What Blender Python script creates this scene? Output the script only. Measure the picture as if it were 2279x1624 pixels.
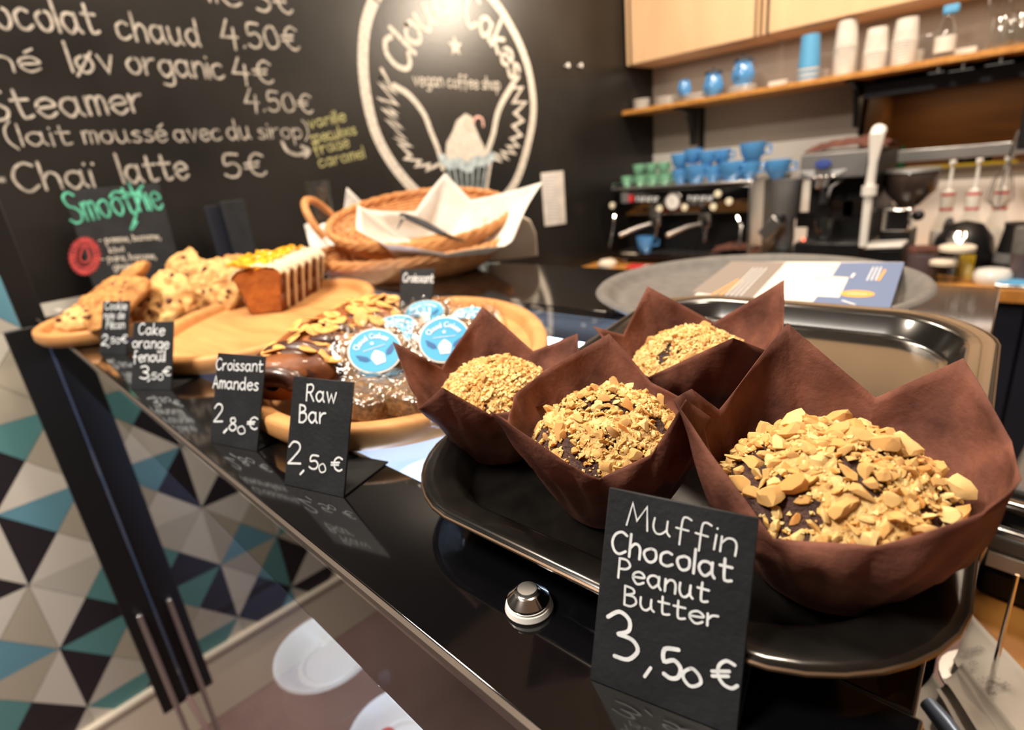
import bpy, bmesh, math, random
from math import sin, cos, pi, radians as rad
from mathutils import Vector as V, Matrix, noise

for _o in list(bpy.data.objects): bpy.data.objects.remove(_o)
SC = bpy.context.scene
COL = SC.collection
random.seed(7)

# ---------------------------------------------------------------- camera
# frame of the place: x runs from the counter's front edge to the back bar, y along the
# counter to the chalk wall, z up from the counter top; the camera stands over the origin
F, PITCH, ROLL, YAW, H = 1240.0, rad(19.45), rad(6.1), rad(45.3), 0.19
def _cam():
    D = F / math.tan(PITCH)
    down = V((D*sin(ROLL), D*cos(ROLL), F)).normalized()
    up = -down
    fw = V((0, 0, 1)); h = (fw - up*fw.dot(up)).normalized()
    r = h.cross(up)
    X = r*cos(YAW) + h*sin(YAW); Y = -r*sin(YAW) + h*cos(YAW)
    return Matrix((X, Y, up))            # camera (right, down, forward) -> world
MC = _cam()
CAMPOS = V((0, 0, H))
cd = bpy.data.cameras.new('camera'); cam = bpy.data.objects.new('camera', cd); COL.objects.link(cam)
R_, D_, F_ = MC.col[0], MC.col[1], MC.col[2]
cam.matrix_world = Matrix.Translation(CAMPOS) @ Matrix((R_, -D_, -F_)).transposed().to_4x4()
cd.sensor_width = 36; cd.lens = F/2279*36; cd.clip_start = 0.01; cd.clip_end = 50
cd.dof.use_dof = True; cd.dof.focus_distance = 0.27; cd.dof.aperture_fstop = 6.6
SC.camera = cam
def ray(px, py):
    return MC @ V((px-1139.5, py-812, F))
def at(px, py, X=None, Y=None, Z=None):
    d = ray(px, py)
    t = X/d.x if X is not None else (Y/d.y if Y is not None else (Z-H)/d.z)
    return CAMPOS + d*t
def atp(px, py, P, n):
    d = ray(px, py); return CAMPOS + d*((P-CAMPOS).dot(n)/d.dot(n))

# ---------------------------------------------------------------- light and exposure
SC.view_settings.view_transform = 'Standard'; SC.view_settings.look = 'None'
SC.view_settings.gamma = 1; SC.view_settings.use_curve_mapping = False
SC.view_settings.exposure = 0.0
w = bpy.data.worlds.new('world'); SC.world = w; w.use_nodes = True
w.node_tree.nodes['Background'].inputs[0].default_value = (1.0, 0.87, 0.72, 1)
w.node_tree.nodes['Background'].inputs[1].default_value = 0.19
def area(name, loc, to, size, power, col, sy=None, spread=None):
    l = bpy.data.lights.new(name, 'AREA'); l.energy = power; l.color = col; l.size = size
    if sy: l.shape = 'RECTANGLE'; l.size_y = sy
    else: l.shape = 'DISK'
    if spread: l.spread = spread
    o = bpy.data.objects.new(name, l); COL.objects.link(o); o.location = loc
    o.rotation_euler = (V(to)-V(loc)).to_track_quat('-Z', 'Y').to_euler()
    return o
WARM = (1.0, 0.83, 0.64)
area('ceiling_light', (0.55, 0.25, 1.62), (0.35, 0.25, 0), 0.22, 16.5, WARM)
area('ceiling_light', (0.30, 1.10, 1.62), (0.45, 1.05, 0), 0.22, 16, WARM)
area('ceiling_light', (1.60, 0.90, 1.62), (2.1, 0.9, 0), 0.35, 27, WARM)
area('ceiling_light', (1.70, -0.10, 1.62), (2.3, 0.1, 0), 0.35, 29, WARM)
area('ceiling_light', (-0.7, 0.7, 1.62), (-0.3, 1.4, -0.8), 0.5, 68, (1.0, 0.90, 0.78))
area('wall_glare_light', (2.50, 0.48, 1.09), (1.48, 1.6, 0.72), 0.10, 7, WARM, None, rad(70))  # lamp added to throw the glare onto the chalk wall
area('under_cabinet_light', (2.74, 0.75, 0.572), (2.74, 0.75, 0), 0.10, 1.3, (1.0, 0.86, 0.72), 1.5)

# ---------------------------------------------------------------- materials
def mat(name, col, rough=.5, metal=0, col2=None, ns=20, nd=4, lo=.35, hi=.65, bump=0, bs=200, trans=0, ior=1.45,
        coat=0, sss=0, ssr=.01, emis=None, es=1, spec=.5, stretch=None, wave=None, col3=None, alpha=1):
    m = bpy.data.materials.new(name); m.use_nodes = True
    nt = m.node_tree; N = nt.nodes; L = nt.links; b = N['Principled BSDF']
    I = b.inputs
    c4 = lambda c: (c[0], c[1], c[2], 1)
    I['Base Color'].default_value = c4(col); I['Roughness'].default_value = rough; I['Metallic'].default_value = metal
    I['Transmission Weight'].default_value = trans; I['IOR'].default_value = ior; I['Coat Weight'].default_value = coat
    I['Coat Roughness'].default_value = .08; I['Specular IOR Level'].default_value = spec; I['Alpha'].default_value = alpha
    if sss:
        I['Subsurface Weight'].default_value = sss; I['Subsurface Radius'].default_value = (1, .5, .25); I['Subsurface Scale'].default_value = ssr
    if emis: I['Emission Color'].default_value = c4(emis); I['Emission Strength'].default_value = es
    if col2 or bump:
        tc = N.new('ShaderNodeTexCoord'); mp = N.new('ShaderNodeMapping'); L.new(tc.outputs['Object'], mp.inputs[0])
        if stretch: mp.inputs['Scale'].default_value = stretch
    if col2:
        if wave:
            t = N.new('ShaderNodeTexWave'); t.bands_direction = 'X'; t.inputs['Scale'].default_value = ns; t.inputs['Distortion'].default_value = wave
            t.inputs['Detail'].default_value = 3; t.inputs['Detail Scale'].default_value = 2; o = t.outputs['Fac']
        else:
            t = N.new('ShaderNodeTexNoise'); t.inputs['Scale'].default_value = ns; t.inputs['Detail'].default_value = nd; o = t.outputs['Fac']
        L.new(mp.outputs[0], t.inputs[0])
        r = N.new('ShaderNodeValToRGB'); L.new(o, r.inputs[0])
        r.color_ramp.elements[0].position = lo; r.color_ramp.elements[1].position = hi
        r.color_ramp.elements[0].color = c4(col); r.color_ramp.elements[1].color = c4(col2)
        if col3: e = r.color_ramp.elements.new(min(.99, hi+.12)); e.color = c4(col3)
        L.new(r.outputs[0], I['Base Color'])
    if bump:
        t = N.new('ShaderNodeTexNoise'); t.inputs['Scale'].default_value = bs; t.inputs['Detail'].default_value = 3
        L.new(mp.outputs[0], t.inputs[0]); bn = N.new('ShaderNodeBump'); bn.inputs['Strength'].default_value = bump
        bn.inputs['Distance'].default_value = .002; L.new(t.outputs['Fac'], bn.inputs['Height']); L.new(bn.outputs[0], I['Normal'])
    return m
def glassy(name, tint=(1, 1, 1), gloss=.12, rough=.03, bump=0, bs=120, dark=1.0, fr=1.0):
    """thin clear sheet: lets light straight through, with fresnel gloss"""
    m = bpy.data.materials.new(name); m.use_nodes = True; nt = m.node_tree; N = nt.nodes; L = nt.links
    for n in list(N): N.remove(n)
    o = N.new('ShaderNodeOutputMaterial'); t = N.new('ShaderNodeBsdfTransparent'); g = N.new('ShaderNodeBsdfGlossy'); mx = N.new('ShaderNodeMixShader')
    f = N.new('ShaderNodeFresnel'); f.inputs[0].default_value = 1.5
    ad = N.new('ShaderNodeMath'); ad.operation = 'MULTIPLY_ADD'; ad.inputs[1].default_value = fr; ad.inputs[2].default_value = gloss; ad.use_clamp = True
    t.inputs[0].default_value = (tint[0]*dark, tint[1]*dark, tint[2]*dark, 1); g.inputs['Roughness'].default_value = rough
    L.new(f.outputs[0], ad.inputs[0]); ge = N.new('ShaderNodeNewGeometry'); sb = N.new('ShaderNodeMath'); sb.operation = 'SUBTRACT'; sb.inputs[0].default_value = 1; L.new(ge.outputs['Backfacing'], sb.inputs[1])
    ml = N.new('ShaderNodeMath'); ml.operation = 'MULTIPLY'; L.new(ad.outputs[0], ml.inputs[0]); L.new(sb.outputs[0], ml.inputs[1]); L.new(ml.outputs[0], mx.inputs[0]); L.new(t.outputs[0], mx.inputs[1]); L.new(g.outputs[0], mx.inputs[2]); L.new(mx.outputs[0], o.inputs[0])
    if bump:
        tc = N.new('ShaderNodeTexCoord'); n = N.new('ShaderNodeTexNoise'); n.inputs['Scale'].default_value = bs; n.inputs['Detail'].default_value = 2
        bn = N.new('ShaderNodeBump'); bn.inputs['Strength'].default_value = bump; bn.inputs['Distance'].default_value = .004
        L.new(tc.outputs['Object'], n.inputs[0]); L.new(n.outputs['Fac'], bn.inputs['Height']); L.new(bn.outputs[0], g.inputs['Normal']); L.new(bn.outputs[0], f.inputs['Normal'])
    return m
def papermat(name, c1, c2, back=.35, ns=60):
    m = mat(name, c1, .75, col2=c2, ns=ns, nd=6, lo=.3, hi=.7, bump=.25, bs=350, spec=.25)
    nt = m.node_tree; N = nt.nodes; L = nt.links; b = N['Principled BSDF']; o = N['Material Output']
    t = N.new('ShaderNodeBsdfTranslucent'); mx = N.new('ShaderNodeMixShader'); mx.inputs[0].default_value = back
    t.inputs[0].default_value = (min(1, c2[0]*2.2), c2[1]*1.3, c2[2]*.8, 1)
    L.new(b.outputs[0], mx.inputs[1]); L.new(t.outputs[0], mx.inputs[2]); L.new(mx.outputs[0], o.inputs[0])
    return m
def sr(r, g, b):
    f = lambda c: ((c/255+.055)/1.055)**2.4 if c > 10 else c/255/12.92
    return (f(r), f(g), f(b))

M = {}
M['chalkwall'] = mat('chalkboard_paint', sr(25,24,23), .34, col2=sr(38,36,34), ns=3, nd=6, bump=.1, bs=60, spec=.28)
M['chalk'] = mat('white_chalk', sr(196,190,180), .9, col2=sr(150,143,134), ns=90, nd=5, lo=.4, hi=.75)
M['chalk_dim'] = mat('soft_chalk', sr(172,165,155), .9, col2=sr(105,100,94), ns=60, nd=5, lo=.35, hi=.75)
M['chalk_yellow'] = mat('yellow_chalk', sr(176,172,118), .9, col2=sr(110,108,76), ns=60, lo=.35, hi=.8)
M['chalk_green'] = mat('green_chalk', sr(96,190,160), .9, col2=sr(60,130,110), ns=60)
M['chalk_red'] = mat('red_chalk', sr(190,72,70), .9, col2=sr(140,50,52), ns=60)
M['chalk_blue'] = mat('pale_blue_chalk', sr(176,190,196), .9, col2=sr(120,135,142), ns=50)
M['chalk_pink'] = mat('pink_chalk', sr(214,170,160), .9)
M['slate'] = mat('slate_card', sr(25,27,30), .6, col2=sr(34,36,40), ns=40, bump=.15, bs=300, spec=.35)
M['marker'] = mat('white_marker', sr(228,232,236), .6, col2=sr(205,210,214), ns=250)
M['blackglass'] = mat('black_glass', sr(9,9,11), .06, coat=1, spec=.6)
M['blackmetal'] = mat('black_metal', sr(20,20,22), .35, metal=.0, spec=.5)
M['black'] = mat('black_plastic', sr(16,16,18), .4)
M['navy'] = mat('navy_panel', sr(20,24,36), .5)
M['chrome'] = mat('chrome', (.8, .8, .8), .12, metal=1)
M['steel'] = mat('brushed_steel', (.62, .62, .62), .3, metal=1)
M['greygrille'] = mat('grey_panel', sr(120,120,122), .4, metal=.3)
M['oak'] = mat('oak_wood', sr(210,156,100), .45, col2=sr(180,122,72), ns=14, nd=6, stretch=(3.5, .5, 3), lo=.3, hi=.8, bump=.08, bs=90, spec=.3)
M['oak_shelf'] = mat('shelf_oak', sr(196,138,66), .5, col2=sr(170,112,48), ns=8, wave=3, stretch=(.6, 3, 3), lo=.1, hi=.95)
M['birch'] = mat('birch_ply', sr(226,190,150), .5, col2=sr(212,172,130), ns=3, nd=5, stretch=(1, 3, .5), lo=.3, hi=.75)
M['brownwood'] = mat('brown_wood', sr(120,78,36), .5, col2=sr(96,60,26), ns=5, stretch=(1, .6, 4))
M['greywall'] = mat('taupe_wall_paint', sr(150,140,128), .8, col2=sr(162,150,138), ns=2, nd=3)
M['whitetile'] = mat('white_splashback', sr(242,238,232), .4)
M['white'] = mat('white_ceramic', sr(232,230,226), .2, coat=.3)
M['paperwhite'] = mat('white_paper', sr(222,217,210), .8, col2=sr(206,200,192), ns=20, bump=.2, bs=60)
M['blue'] = mat('blue_ceramic', sr(84,150,212), .18, coat=.6)
M['bluepaper'] = mat('blue_card', sr(88,160,208), .5)
M['green'] = mat('green_ceramic', sr(120,176,146), .2, coat=.5)
M['tulip'] = papermat('brown_baking_paper', sr(74,44,36), sr(134,86,70), .13, ns=42)
M['crumbcoat'] = mat('peanut_crumble', sr(232,198,134), .7, col2=sr(196,148,84), ns=120, nd=5, lo=.35, hi=.7, bump=.8, bs=500, sss=.15, ssr=.003)
M['cakechoc'] = mat('chocolate_crumb', sr(52,32,28), .75, col2=sr(80,54,46), ns=160, nd=6, bump=1, bs=500)
M['nut'] = mat('roasted_peanut', sr(240,196,128), .42, col2=sr(218,160,84), ns=55, nd=5, lo=.35, hi=.7, bump=.5, bs=300, sss=.2, ssr=.003)
M['nut2'] = mat('pale_peanut', sr(238,208,148), .5, col2=sr(222,178,108), ns=90, nd=3, bump=.3, bs=300, sss=.25, ssr=.004)
M['nut3'] = mat('toasted_peanut', sr(228,168,96), .45, col2=sr(206,138,70), ns=80, nd=3, bump=.3, bs=260, sss=.2, ssr=.004)
M['cookie'] = mat('cookie_dough', sr(190,136,76), .8, col2=sr(140,88,44), ns=45, nd=6, lo=.4, hi=.7, bump=1, bs=110)
M['cookie2'] = mat('golden_cookie', sr(214,170,108), .8, col2=sr(166,112,62), ns=45, nd=6, lo=.42, hi=.72, bump=1, bs=110)
M['chip'] = mat('chocolate_chip', sr(84,48,30), .5)
M['loaf'] = mat('orange_loaf_crumb', sr(176,100,34), .85, col2=sr(118,56,18), ns=45, nd=6, lo=.35, hi=.8, bump=.9, bs=160)
M['crust'] = mat('loaf_crust', sr(92,48,22), .7, col2=sr(120,66,30), ns=40, bump=.4, bs=120)
M['icing'] = mat('white_icing', sr(232,214,184), .35, sss=.2, coat=.3)
M['lemon'] = mat('orange_peel', sr(246,190,40), .35, col2=sr(224,150,20), ns=60, coat=.4)
M['croissant'] = mat('croissant_crust', sr(150,86,36), .5, col2=sr(96,48,24), ns=26, nd=6, lo=.35, hi=.7, bump=.5, bs=70, coat=.2)
M['choco'] = mat('dark_chocolate', sr(62,36,28), .35, col2=sr(88,52,38), ns=50, coat=.3, bump=.4, bs=60)
M['almond'] = mat('almond_slice', sr(238,180,104), .5, col2=sr(212,146,72), ns=60, sss=.15)
M['rawbar'] = mat('raw_bar', sr(140,104,70), .8, col2=sr(84,62,42), ns=140, nd=4, bump=1, bs=200)
M['film'] = glassy('clear_film', (.97, .96, .93), .06, .12, bump=.9, bs=110, fr=.9)
M['glass'] = glassy('case_glass', (.95, .97, .98), .06, .005, fr=1.35)
M['topglass'] = glassy('counter_window_glass', (.9, .94, 1), .04, .01)
M['tint'] = glassy('smoked_band', (.03, .03, .035), .04, .005, fr=1.1)
M['jar'] = glassy('clear_glass', (.95, .965, .96), .10, .03)
M['labelblue'] = mat('blue_label', sr(66,164,214), .4)
M['labeldark'] = mat('navy_print', sr(36,92,150), .4)
M['haze_blue'] = mat('haze_blue_panel', sr(70,82,112), .5)  # bluish haze of the case light put into the panel colour
M['edge'] = mat('worn_edge_strip', sr(92,84,78), .4, metal=.4)
M['traymetal'] = mat('black_enamel', sr(17,17,16), .2, metal=.2, col2=sr(25,24,22), ns=60, coat=.7, spec=.6)
M['trayedge'] = mat('worn_tray_edge', sr(96,76,58), .4, metal=.5)
M['greytray'] = mat('grey_rubber_tray', sr(96,94,92), .6, col2=sr(106,103,100), ns=60, spec=.3)
M['wicker'] = mat('wicker', sr(206,148,92), .6, col2=sr(168,108,60), ns=60, lo=.3, hi=.8)
M['cloth'] = mat('brown_cloth', sr(96,58,48), .9, col2=sr(72,42,36), ns=40)
M['redprint'] = mat('red_print', sr(200,50,56), .5)
M['yellow'] = mat('yellow_plastic', sr(232,196,30), .5)
M['orange'] = mat('orange_print', sr(236,160,70), .6)
M['leafgrey'] = mat('grey_brown_card', sr(128,118,112), .6)
M['leafblue'] = mat('slate_blue_card', sr(92,112,150), .6)
M['ink'] = mat('black_ink', sr(40,40,44), .7)
M['inkgrey'] = mat('grey_ink', sr(120,120,124), .7)
M['inkpale'] = mat('pale_ink', sr(188,190,198), .7)
M['cream'] = mat('cream_lacquer', sr(226,214,196), .4)
M['led'] = mat('led_light', (1, 1, 1), .5, emis=(.72, .84, 1), es=14)
M['floor'] = mat('brown_floor', sr(150,124,120), .5, col2=sr(122,98,96), ns=3, nd=5)
M['ceiling'] = mat('ceiling_paint', sr(205,192,172), .8)
M['brown'] = mat('brown_stoneware', sr(86,72,74), .5)
M['darkmirror'] = mat('smoked_plastic', sr(60,50,46), .15, coat=.5)
M['tW'] = mat('tile_white', sr(206,200,190), .35); M['tL'] = mat('tile_light_grey', sr(188,182,172), .35)
M['tG'] = mat('tile_beige', sr(174,166,150), .35); M['tB'] = mat('tile_teal_blue', sr(98,146,164), .35)
M['tT'] = mat('tile_teal_green', sr(88,138,140), .35); M['tD'] = mat('tile_charcoal', sr(38,34,40), .35)
M['grout'] = mat('grout', sr(150,145,136), .8)
# ---------------------------------------------------------------- mesh helpers
ORG = {}
class MB:
    def __init__(s): s.v = []; s.f = []; s.mi = []; s.cur = 0
    def add(s, vs, fs):
        n = len(s.v); s.v += [V(p) for p in vs]; s.f += [tuple(i+n for i in f) for f in fs]; s.mi += [s.cur]*len(fs)
    def box(s, a, b):
        x0, y0, z0 = a; x1, y1, z1 = b
        s.add([(x0,y0,z0),(x1,y0,z0),(x1,y1,z0),(x0,y1,z0),(x0,y0,z1),(x1,y0,z1),(x1,y1,z1),(x0,y1,z1)],
              [(0,3,2,1),(4,5,6,7),(0,1,5,4),(1,2,6,5),(2,3,7,6),(3,0,4,7)]); return s
    def obox(s, o, u, v, w):
        """box with a corner at o and edge vectors u, v, w"""
        o, u, v, w = V(o), V(u), V(v), V(w)
        s.add([o,o+u,o+u+v,o+v,o+w,o+u+w,o+u+v+w,o+v+w], [(0,3,2,1),(4,5,6,7),(0,1,5,4),(1,2,6,5),(2,3,7,6),(3,0,4,7)]); return s
    def tube(s, path, r, n=10, closed=False, cap=True):
        path = [V(p) for p in path]; m = len(path); rs = r if isinstance(r, (list, tuple)) else [r]*m
        vs = []; up = None
        for i, p in enumerate(path):
            a = path[(i-1) % m] if (closed or i) else p; b = path[(i+1) % m] if (closed or i < m-1) else p
            t = (b-a).normalized()
            if up is None:
                up = V((0,0,1)) if abs(t.z) < .9 else V((1,0,0))
            up = (up - t*up.dot(t)).normalized(); q = t.cross(up)
            for k in range(n):
                th = 2*pi*k/n; vs.append(p + up*(cos(th)*rs[i]) + q*(sin(th)*rs[i]))
        fs = []
        for i in range(m if closed else m-1):
            j = (i+1) % m
            for k in range(n): fs.append((i*n+k, i*n+(k+1)%n, j*n+(k+1)%n, j*n+k))
        if cap and not closed: fs += [tuple(range(n-1,-1,-1)), tuple((m-1)*n+k for k in range(n))]
        s.add(vs, fs); return s
    def lathe(s, prof, c=(0,0,0), n=32, T=None, sx=1, sy=1):
        c = V(c); vs = []; fs = []; m = len(prof)
        for (r, z) in prof:
            for k in range(n):
                th = 2*pi*k/n; p = V((cos(th)*r*sx, sin(th)*r*sy, z)); vs.append(c + (T @ p if T else p))
        for i in range(m-1):
            for k in range(n): fs.append((i*n+k, i*n+(k+1)%n, (i+1)*n+(k+1)%n, (i+1)*n+k))
        if prof[0][0] > 1e-6: fs.append(tuple(range(n-1,-1,-1)))
        if prof[-1][0] > 1e-6: fs.append(tuple((m-1)*n+k for k in range(n)))
        s.add(vs, fs); return s
    def prism(s, poly, z0, z1, T=None):
        n = len(poly); a = [V((x,y,z0)) for x,y in poly]+[V((x,y,z1)) for x,y in poly]
        if T: a = [T @ p for p in a]
        s.add(a, [tuple(range(n-1,-1,-1)), tuple(range(n,2*n))]+[(k,(k+1)%n,n+(k+1)%n,n+k) for k in range(n)]); return s
    def grid(s, fn, nu, nv, cu=False, thick=None):
        vs = [fn(i/nu, j/nv) for j in range(nv+1) for i in range(nu + (0 if cu else 1))]
        w_ = nu if cu else nu+1; fs = []
        for j in range(nv):
            for i in range(nu): fs.append((j*w_+i, j*w_+(i+1)%w_, (j+1)*w_+(i+1)%w_, (j+1)*w_+i))
        s.add(vs, fs); return s
    def build(s, name, m, parent=None, smooth=None, bevel=0, solid=0, sub=0, seg=2):
        me = bpy.data.meshes.new(name)
        og = ORG.get(parent.name, V((0,0,0))) if parent else V((0,0,0))
        me.from_pydata([tuple(p-og) for p in s.v], [], s.f)
        for x in (m if isinstance(m, (list, tuple)) else [m]): me.materials.append(M[x] if isinstance(x, str) else x)
        if any(s.mi):
            for p, i in zip(me.polygons, s.mi): p.material_index = i
        me.update()
        o = bpy.data.objects.new(name, me); COL.objects.link(o)
        if parent: o.parent = parent; ORG[o.name] = og
        if smooth is None or smooth:
            me.polygons.foreach_set('use_smooth', [True]*len(me.polygons))
            me.set_sharp_from_angle(angle=rad(40 if smooth is None else smooth))
        if solid:
            d = o.modifiers.new('s', 'SOLIDIFY'); d.thickness = solid; d.offset = 0
        if bevel:
            d = o.modifiers.new('b', 'BEVEL'); d.width = bevel; d.segments = seg; d.limit_method = 'ANGLE'
        if sub:
            d = o.modifiers.new('u', 'SUBSURF'); d.levels = sub; d.render_levels = sub
        return o
def tag(o, label=None, cat=None, group=None, kind=None):
    if label: o['label'] = label
    if cat: o['category'] = cat
    if group: o['group'] = group
    if kind: o['kind'] = kind
    return o
def thing(name, label, cat, loc=(0,0,0), group=None, rot=None):
    o = bpy.data.objects.new(name, None); o.empty_display_size = .02; COL.objects.link(o); o.location = loc
    ORG[o.name] = V(loc)
    return tag(o, label, cat, group)
def clone(root, loc, rotz=0, label=None, group=None, rot=None):
    r = root.copy(); COL.objects.link(r); r.location = loc; r.rotation_euler = rot if rot else (0, 0, rotz)
    if label: r['label'] = label
    if group: r['group'] = group
    for ch in list(root.children):
        c = ch.copy(); COL.objects.link(c); c.parent = r
        for g in list(ch.children):
            d = g.copy(); COL.objects.link(d); d.parent = c
    return r
def frame(o, z, x=None):
    """matrix with given normal z and approximate x axis"""
    z = V(z).normalized(); x = V(x) if x is not None else V((1,0,0)); x = (x - z*x.dot(z)).normalized(); y = z.cross(x)
    m = Matrix((x, y, z)).transposed().to_4x4(); m.translation = V(o); return m
def rrect(x0, y0, x1, y1, r, n=5):
    out = []
    for cx, cy, a in ((x1-r,y0+r,-90),(x1-r,y1-r,0),(x0+r,y1-r,90),(x0+r,y0+r,180)):
        for k in range(n+1):
            th = rad(a+90*k/n); out.append((cx+r*cos(th), cy+r*sin(th)))
    return out

# ---------------------------------------------------------------- handwriting: one-stroke letters, x-height 10
G = {
'a':'9,8 6,10 2,9 0,5 2,1 5,0 9,4;9,10 9,3 11,0','b':'0,17 0,0;0,6 3,10 7,9 9,5 7,1 3,0 0,2','c':'8,9 5,10 1,8 0,5 1,1 5,0 9,2',
'd':'9,7 6,10 2,9 0,5 2,1 5,0 9,4;9,17 9,3 10,0','e':'0,5 9,6 8,9 5,10 1,8 0,4 3,0 6,0 9,2','f':'8,16 5,17 3,14 3,-3;0,8 7,8',
'g':'9,8 6,10 2,9 0,5 2,1 5,0 9,4;9,10 9,-3 6,-6 1,-5','h':'0,17 0,0;0,6 3,10 6,10 8,7 8,0','i':'0,10 0,0!;0,14 0,14.5','j':'4,10 4,-3 1,-6 0,-5;4,14 4,14.5',
'k':'0,17 0,0!;7,10 0,4 8,0!','l':'0,17 0,0!','m':'0,10 0,0;0,6 2,10 5,9 5,0;5,6 7,10 10,9 10,0','n':'0,10 0,0;0,6 3,10 6,10 8,7 8,0',
'o':'5,10 1,8 0,5 2,1 5,0 8,2 9,5 8,9 5,10','p':'0,10 0,-7;0,6 3,10 7,9 9,5 7,1 3,0 0,2','q':'9,8 6,10 2,9 0,5 2,1 5,0 9,4;9,10 9,-7',
'r':'0,10 0,0;0,5 3,9 7,10','s':'7,9 4,10 1,8 3,6 6,4 7,2 4,0 0,1','t':'3,15 3,2 5,0 8,1;0,10 8,10','u':'0,10 0,4 2,0 5,0 8,4;8,10 8,3 10,0',
'v':'0,10 4,0 8,10!','w':'0,10 3,0 6,8 9,0 12,10!','x':'0,10 8,0!;8,10 0,0!','y':'0,10 1,4 4,1 8,5;8,10 8,-3 5,-6 1,-5','z':'0,10 8,10 0,0 8,0!',
'C':'11,15 7,17 2,14 0,8 2,2 6,0 11,3','S':'10,15 6,17 1,15 2,10 7,8 10,5 8,1 3,0 -1,2','R':'0,17 0,0;0,16 6,17 9,14 6,9 0,9;4,9 10,0','B':'0,17 0,0;0,17 6,16 7,12 0,9;0,9 7,9 9,4 5,0 0,0',
'M':'0,0 2,17 6,5 11,17 13,0!','P':'0,17 0,0;0,17 6,17 9,13 6,9 0,8','A':'0,0 5,17 10,0!;2,6 8,6','T':'0,17 11,17!;5,17 5,0',
'0':'5,15 1,12 0,7 2,1 5,0 9,3 9,9 7,14 5,15','2':'0,12 3,16 7,15 8,11 4,5 0,0;0,0 9,1','3':'0,15 5,17 8,14 7,10 3,9;3,9 8,7 9,3 5,0 0,1','4':'5,17 0,6 10,6!;8,12 7,-2','5':'9,16 2,16 1,9 6,10 9,6 7,1 3,0 0,2',
'8':'6,15 2,14 2,10 7,7 8,3 4,0 0,3 2,7 7,11 6,15','1':'0,12 4,16 4,0!','7':'0,16 9,16 4,0!','6':'8,15 3,12 0,6 2,1 6,0 8,4 5,8 1,5','9':'8,10 4,7 1,10 3,15 7,15 8,10 6,0',
'€':'12,14 8,16 4,13 3,7 5,2 9,0 12,2;0,9 9,10!;0,6 8,7!',',':'2,1 0,-4!','.':'0,0 .5,.5','-':'0,6 7,6!','(':'4,19 0,13 0,4 4,-3','\u0029':'0,19 4,13 4,4 0,-3','*':'0,8 8,8!;4,12 4,4!;1,11 7,5!;7,11 1,5!','~':'0,5 3,8 6,5 9,8 12,5',"'":'0,17 1,13!'}
G['é'] = G['e']+';4,13 8,16!'; G['ï'] = '0,10 0,0!;-2,14 -2,14.5;3,14 3,14.5'; G['ø'] = G['o']+';-1,-2 10,12!'; G['J'] = G['j']
def catmull(p, k=4):
    if len(p) < 3: return p
    cl = (V(p[0])-V(p[-1])).length < .01
    q = [p[-2] if cl else p[0]]+p+[p[1] if cl else p[-1]]; out = []
    for i in range(1, len(q)-2):
        a, b, c, d = q[i-1], q[i], q[i+1], q[i+2]
        for j in range(k):
            t = j/k; out.append(tuple(.5*((2*b[m])+(-a[m]+c[m])*t+(2*a[m]-5*b[m]+4*c[m]-d[m])*t*t+(-a[m]+3*b[m]-3*c[m]+d[m])*t**3) for m in (0, 1)))
    out.append(p[-1]); return out
def strokes(s, gap=3.2, sp=7, jit=.35, rnd=None):
    rnd = rnd or random.Random(s); x = 0; out = []
    for ch in s:
        if ch == ' ': x += sp; continue
        mx = 0
        dy = rnd.uniform(-jit, jit)
        for st in G[ch].split(';'):
            hard = st.endswith('!'); pts = [tuple(map(float, q.split(','))) for q in st.rstrip('!').split()]
            mx = max(mx, max(a for a, b in pts)); pts = [(a+rnd.uniform(-jit, jit)*.5, b+rnd.uniform(-jit, jit)*.5+dy) for a, b in pts]
            if not hard: pts = catmull(pts)
            out.append([(x+a, b) for a, b in pts])
        x += mx + gap
    return out, x-gap
RBN = [0]
def ribbon(mb, pts, w, n, cap=5):
    """flat stroke of width w along world points pts on a plane of normal n, one strip without overlaps"""
    RBN[0] = (RBN[0]+1) % 7; e = n*(RBN[0]*2.5e-5)
    q = [V(pts[0])]
    for p in pts[1:]:
        if (V(p)-q[-1]).length > w*.12: q.append(V(p))
    if len(q) == 1:
        t = n.orthogonal().normalized(); u = n.cross(t); mb.add([q[0]+e+t*(cos(2*pi*k/8)*w*.6)+u*(sin(2*pi*k/8)*w*.6) for k in range(8)], [tuple(range(8))]); return
    r = w/2; vs = []; m = len(q)
    for i, p in enumerate(q):
        d0 = (q[i]-q[i-1]).normalized() if i else (q[1]-q[0]).normalized(); d1 = (q[i+1]-q[i]).normalized() if i < m-1 else d0
        t = (d0+d1); t = t.normalized() if t.length > .3 else d1
        k = 1/max(.55, t.dot(d1)); s_ = n.cross(t)*r*k; vs += [p-s_+e, p+s_+e]
    fs = [(2*i, 2*i+2, 2*i+3, 2*i+1) for i in range(m-1)]
    for base, p, t in ((0, q[0], (q[0]-q[1]).normalized()), (2*m-2, q[-1], (q[-1]-q[-2]).normalized())):
        s_ = n.cross(t); k0 = len(vs); arcv = [p+e+s_*(cos(pi*k/cap)*r)+t*(sin(pi*k/cap)*r) for k in range(cap+1)]; vs += arcv; fs.append(tuple(range(k0, k0+cap+1)))
    mb.add(vs, fs)
def plane_n(u, v): return V(u).cross(V(v)).normalized()
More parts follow.
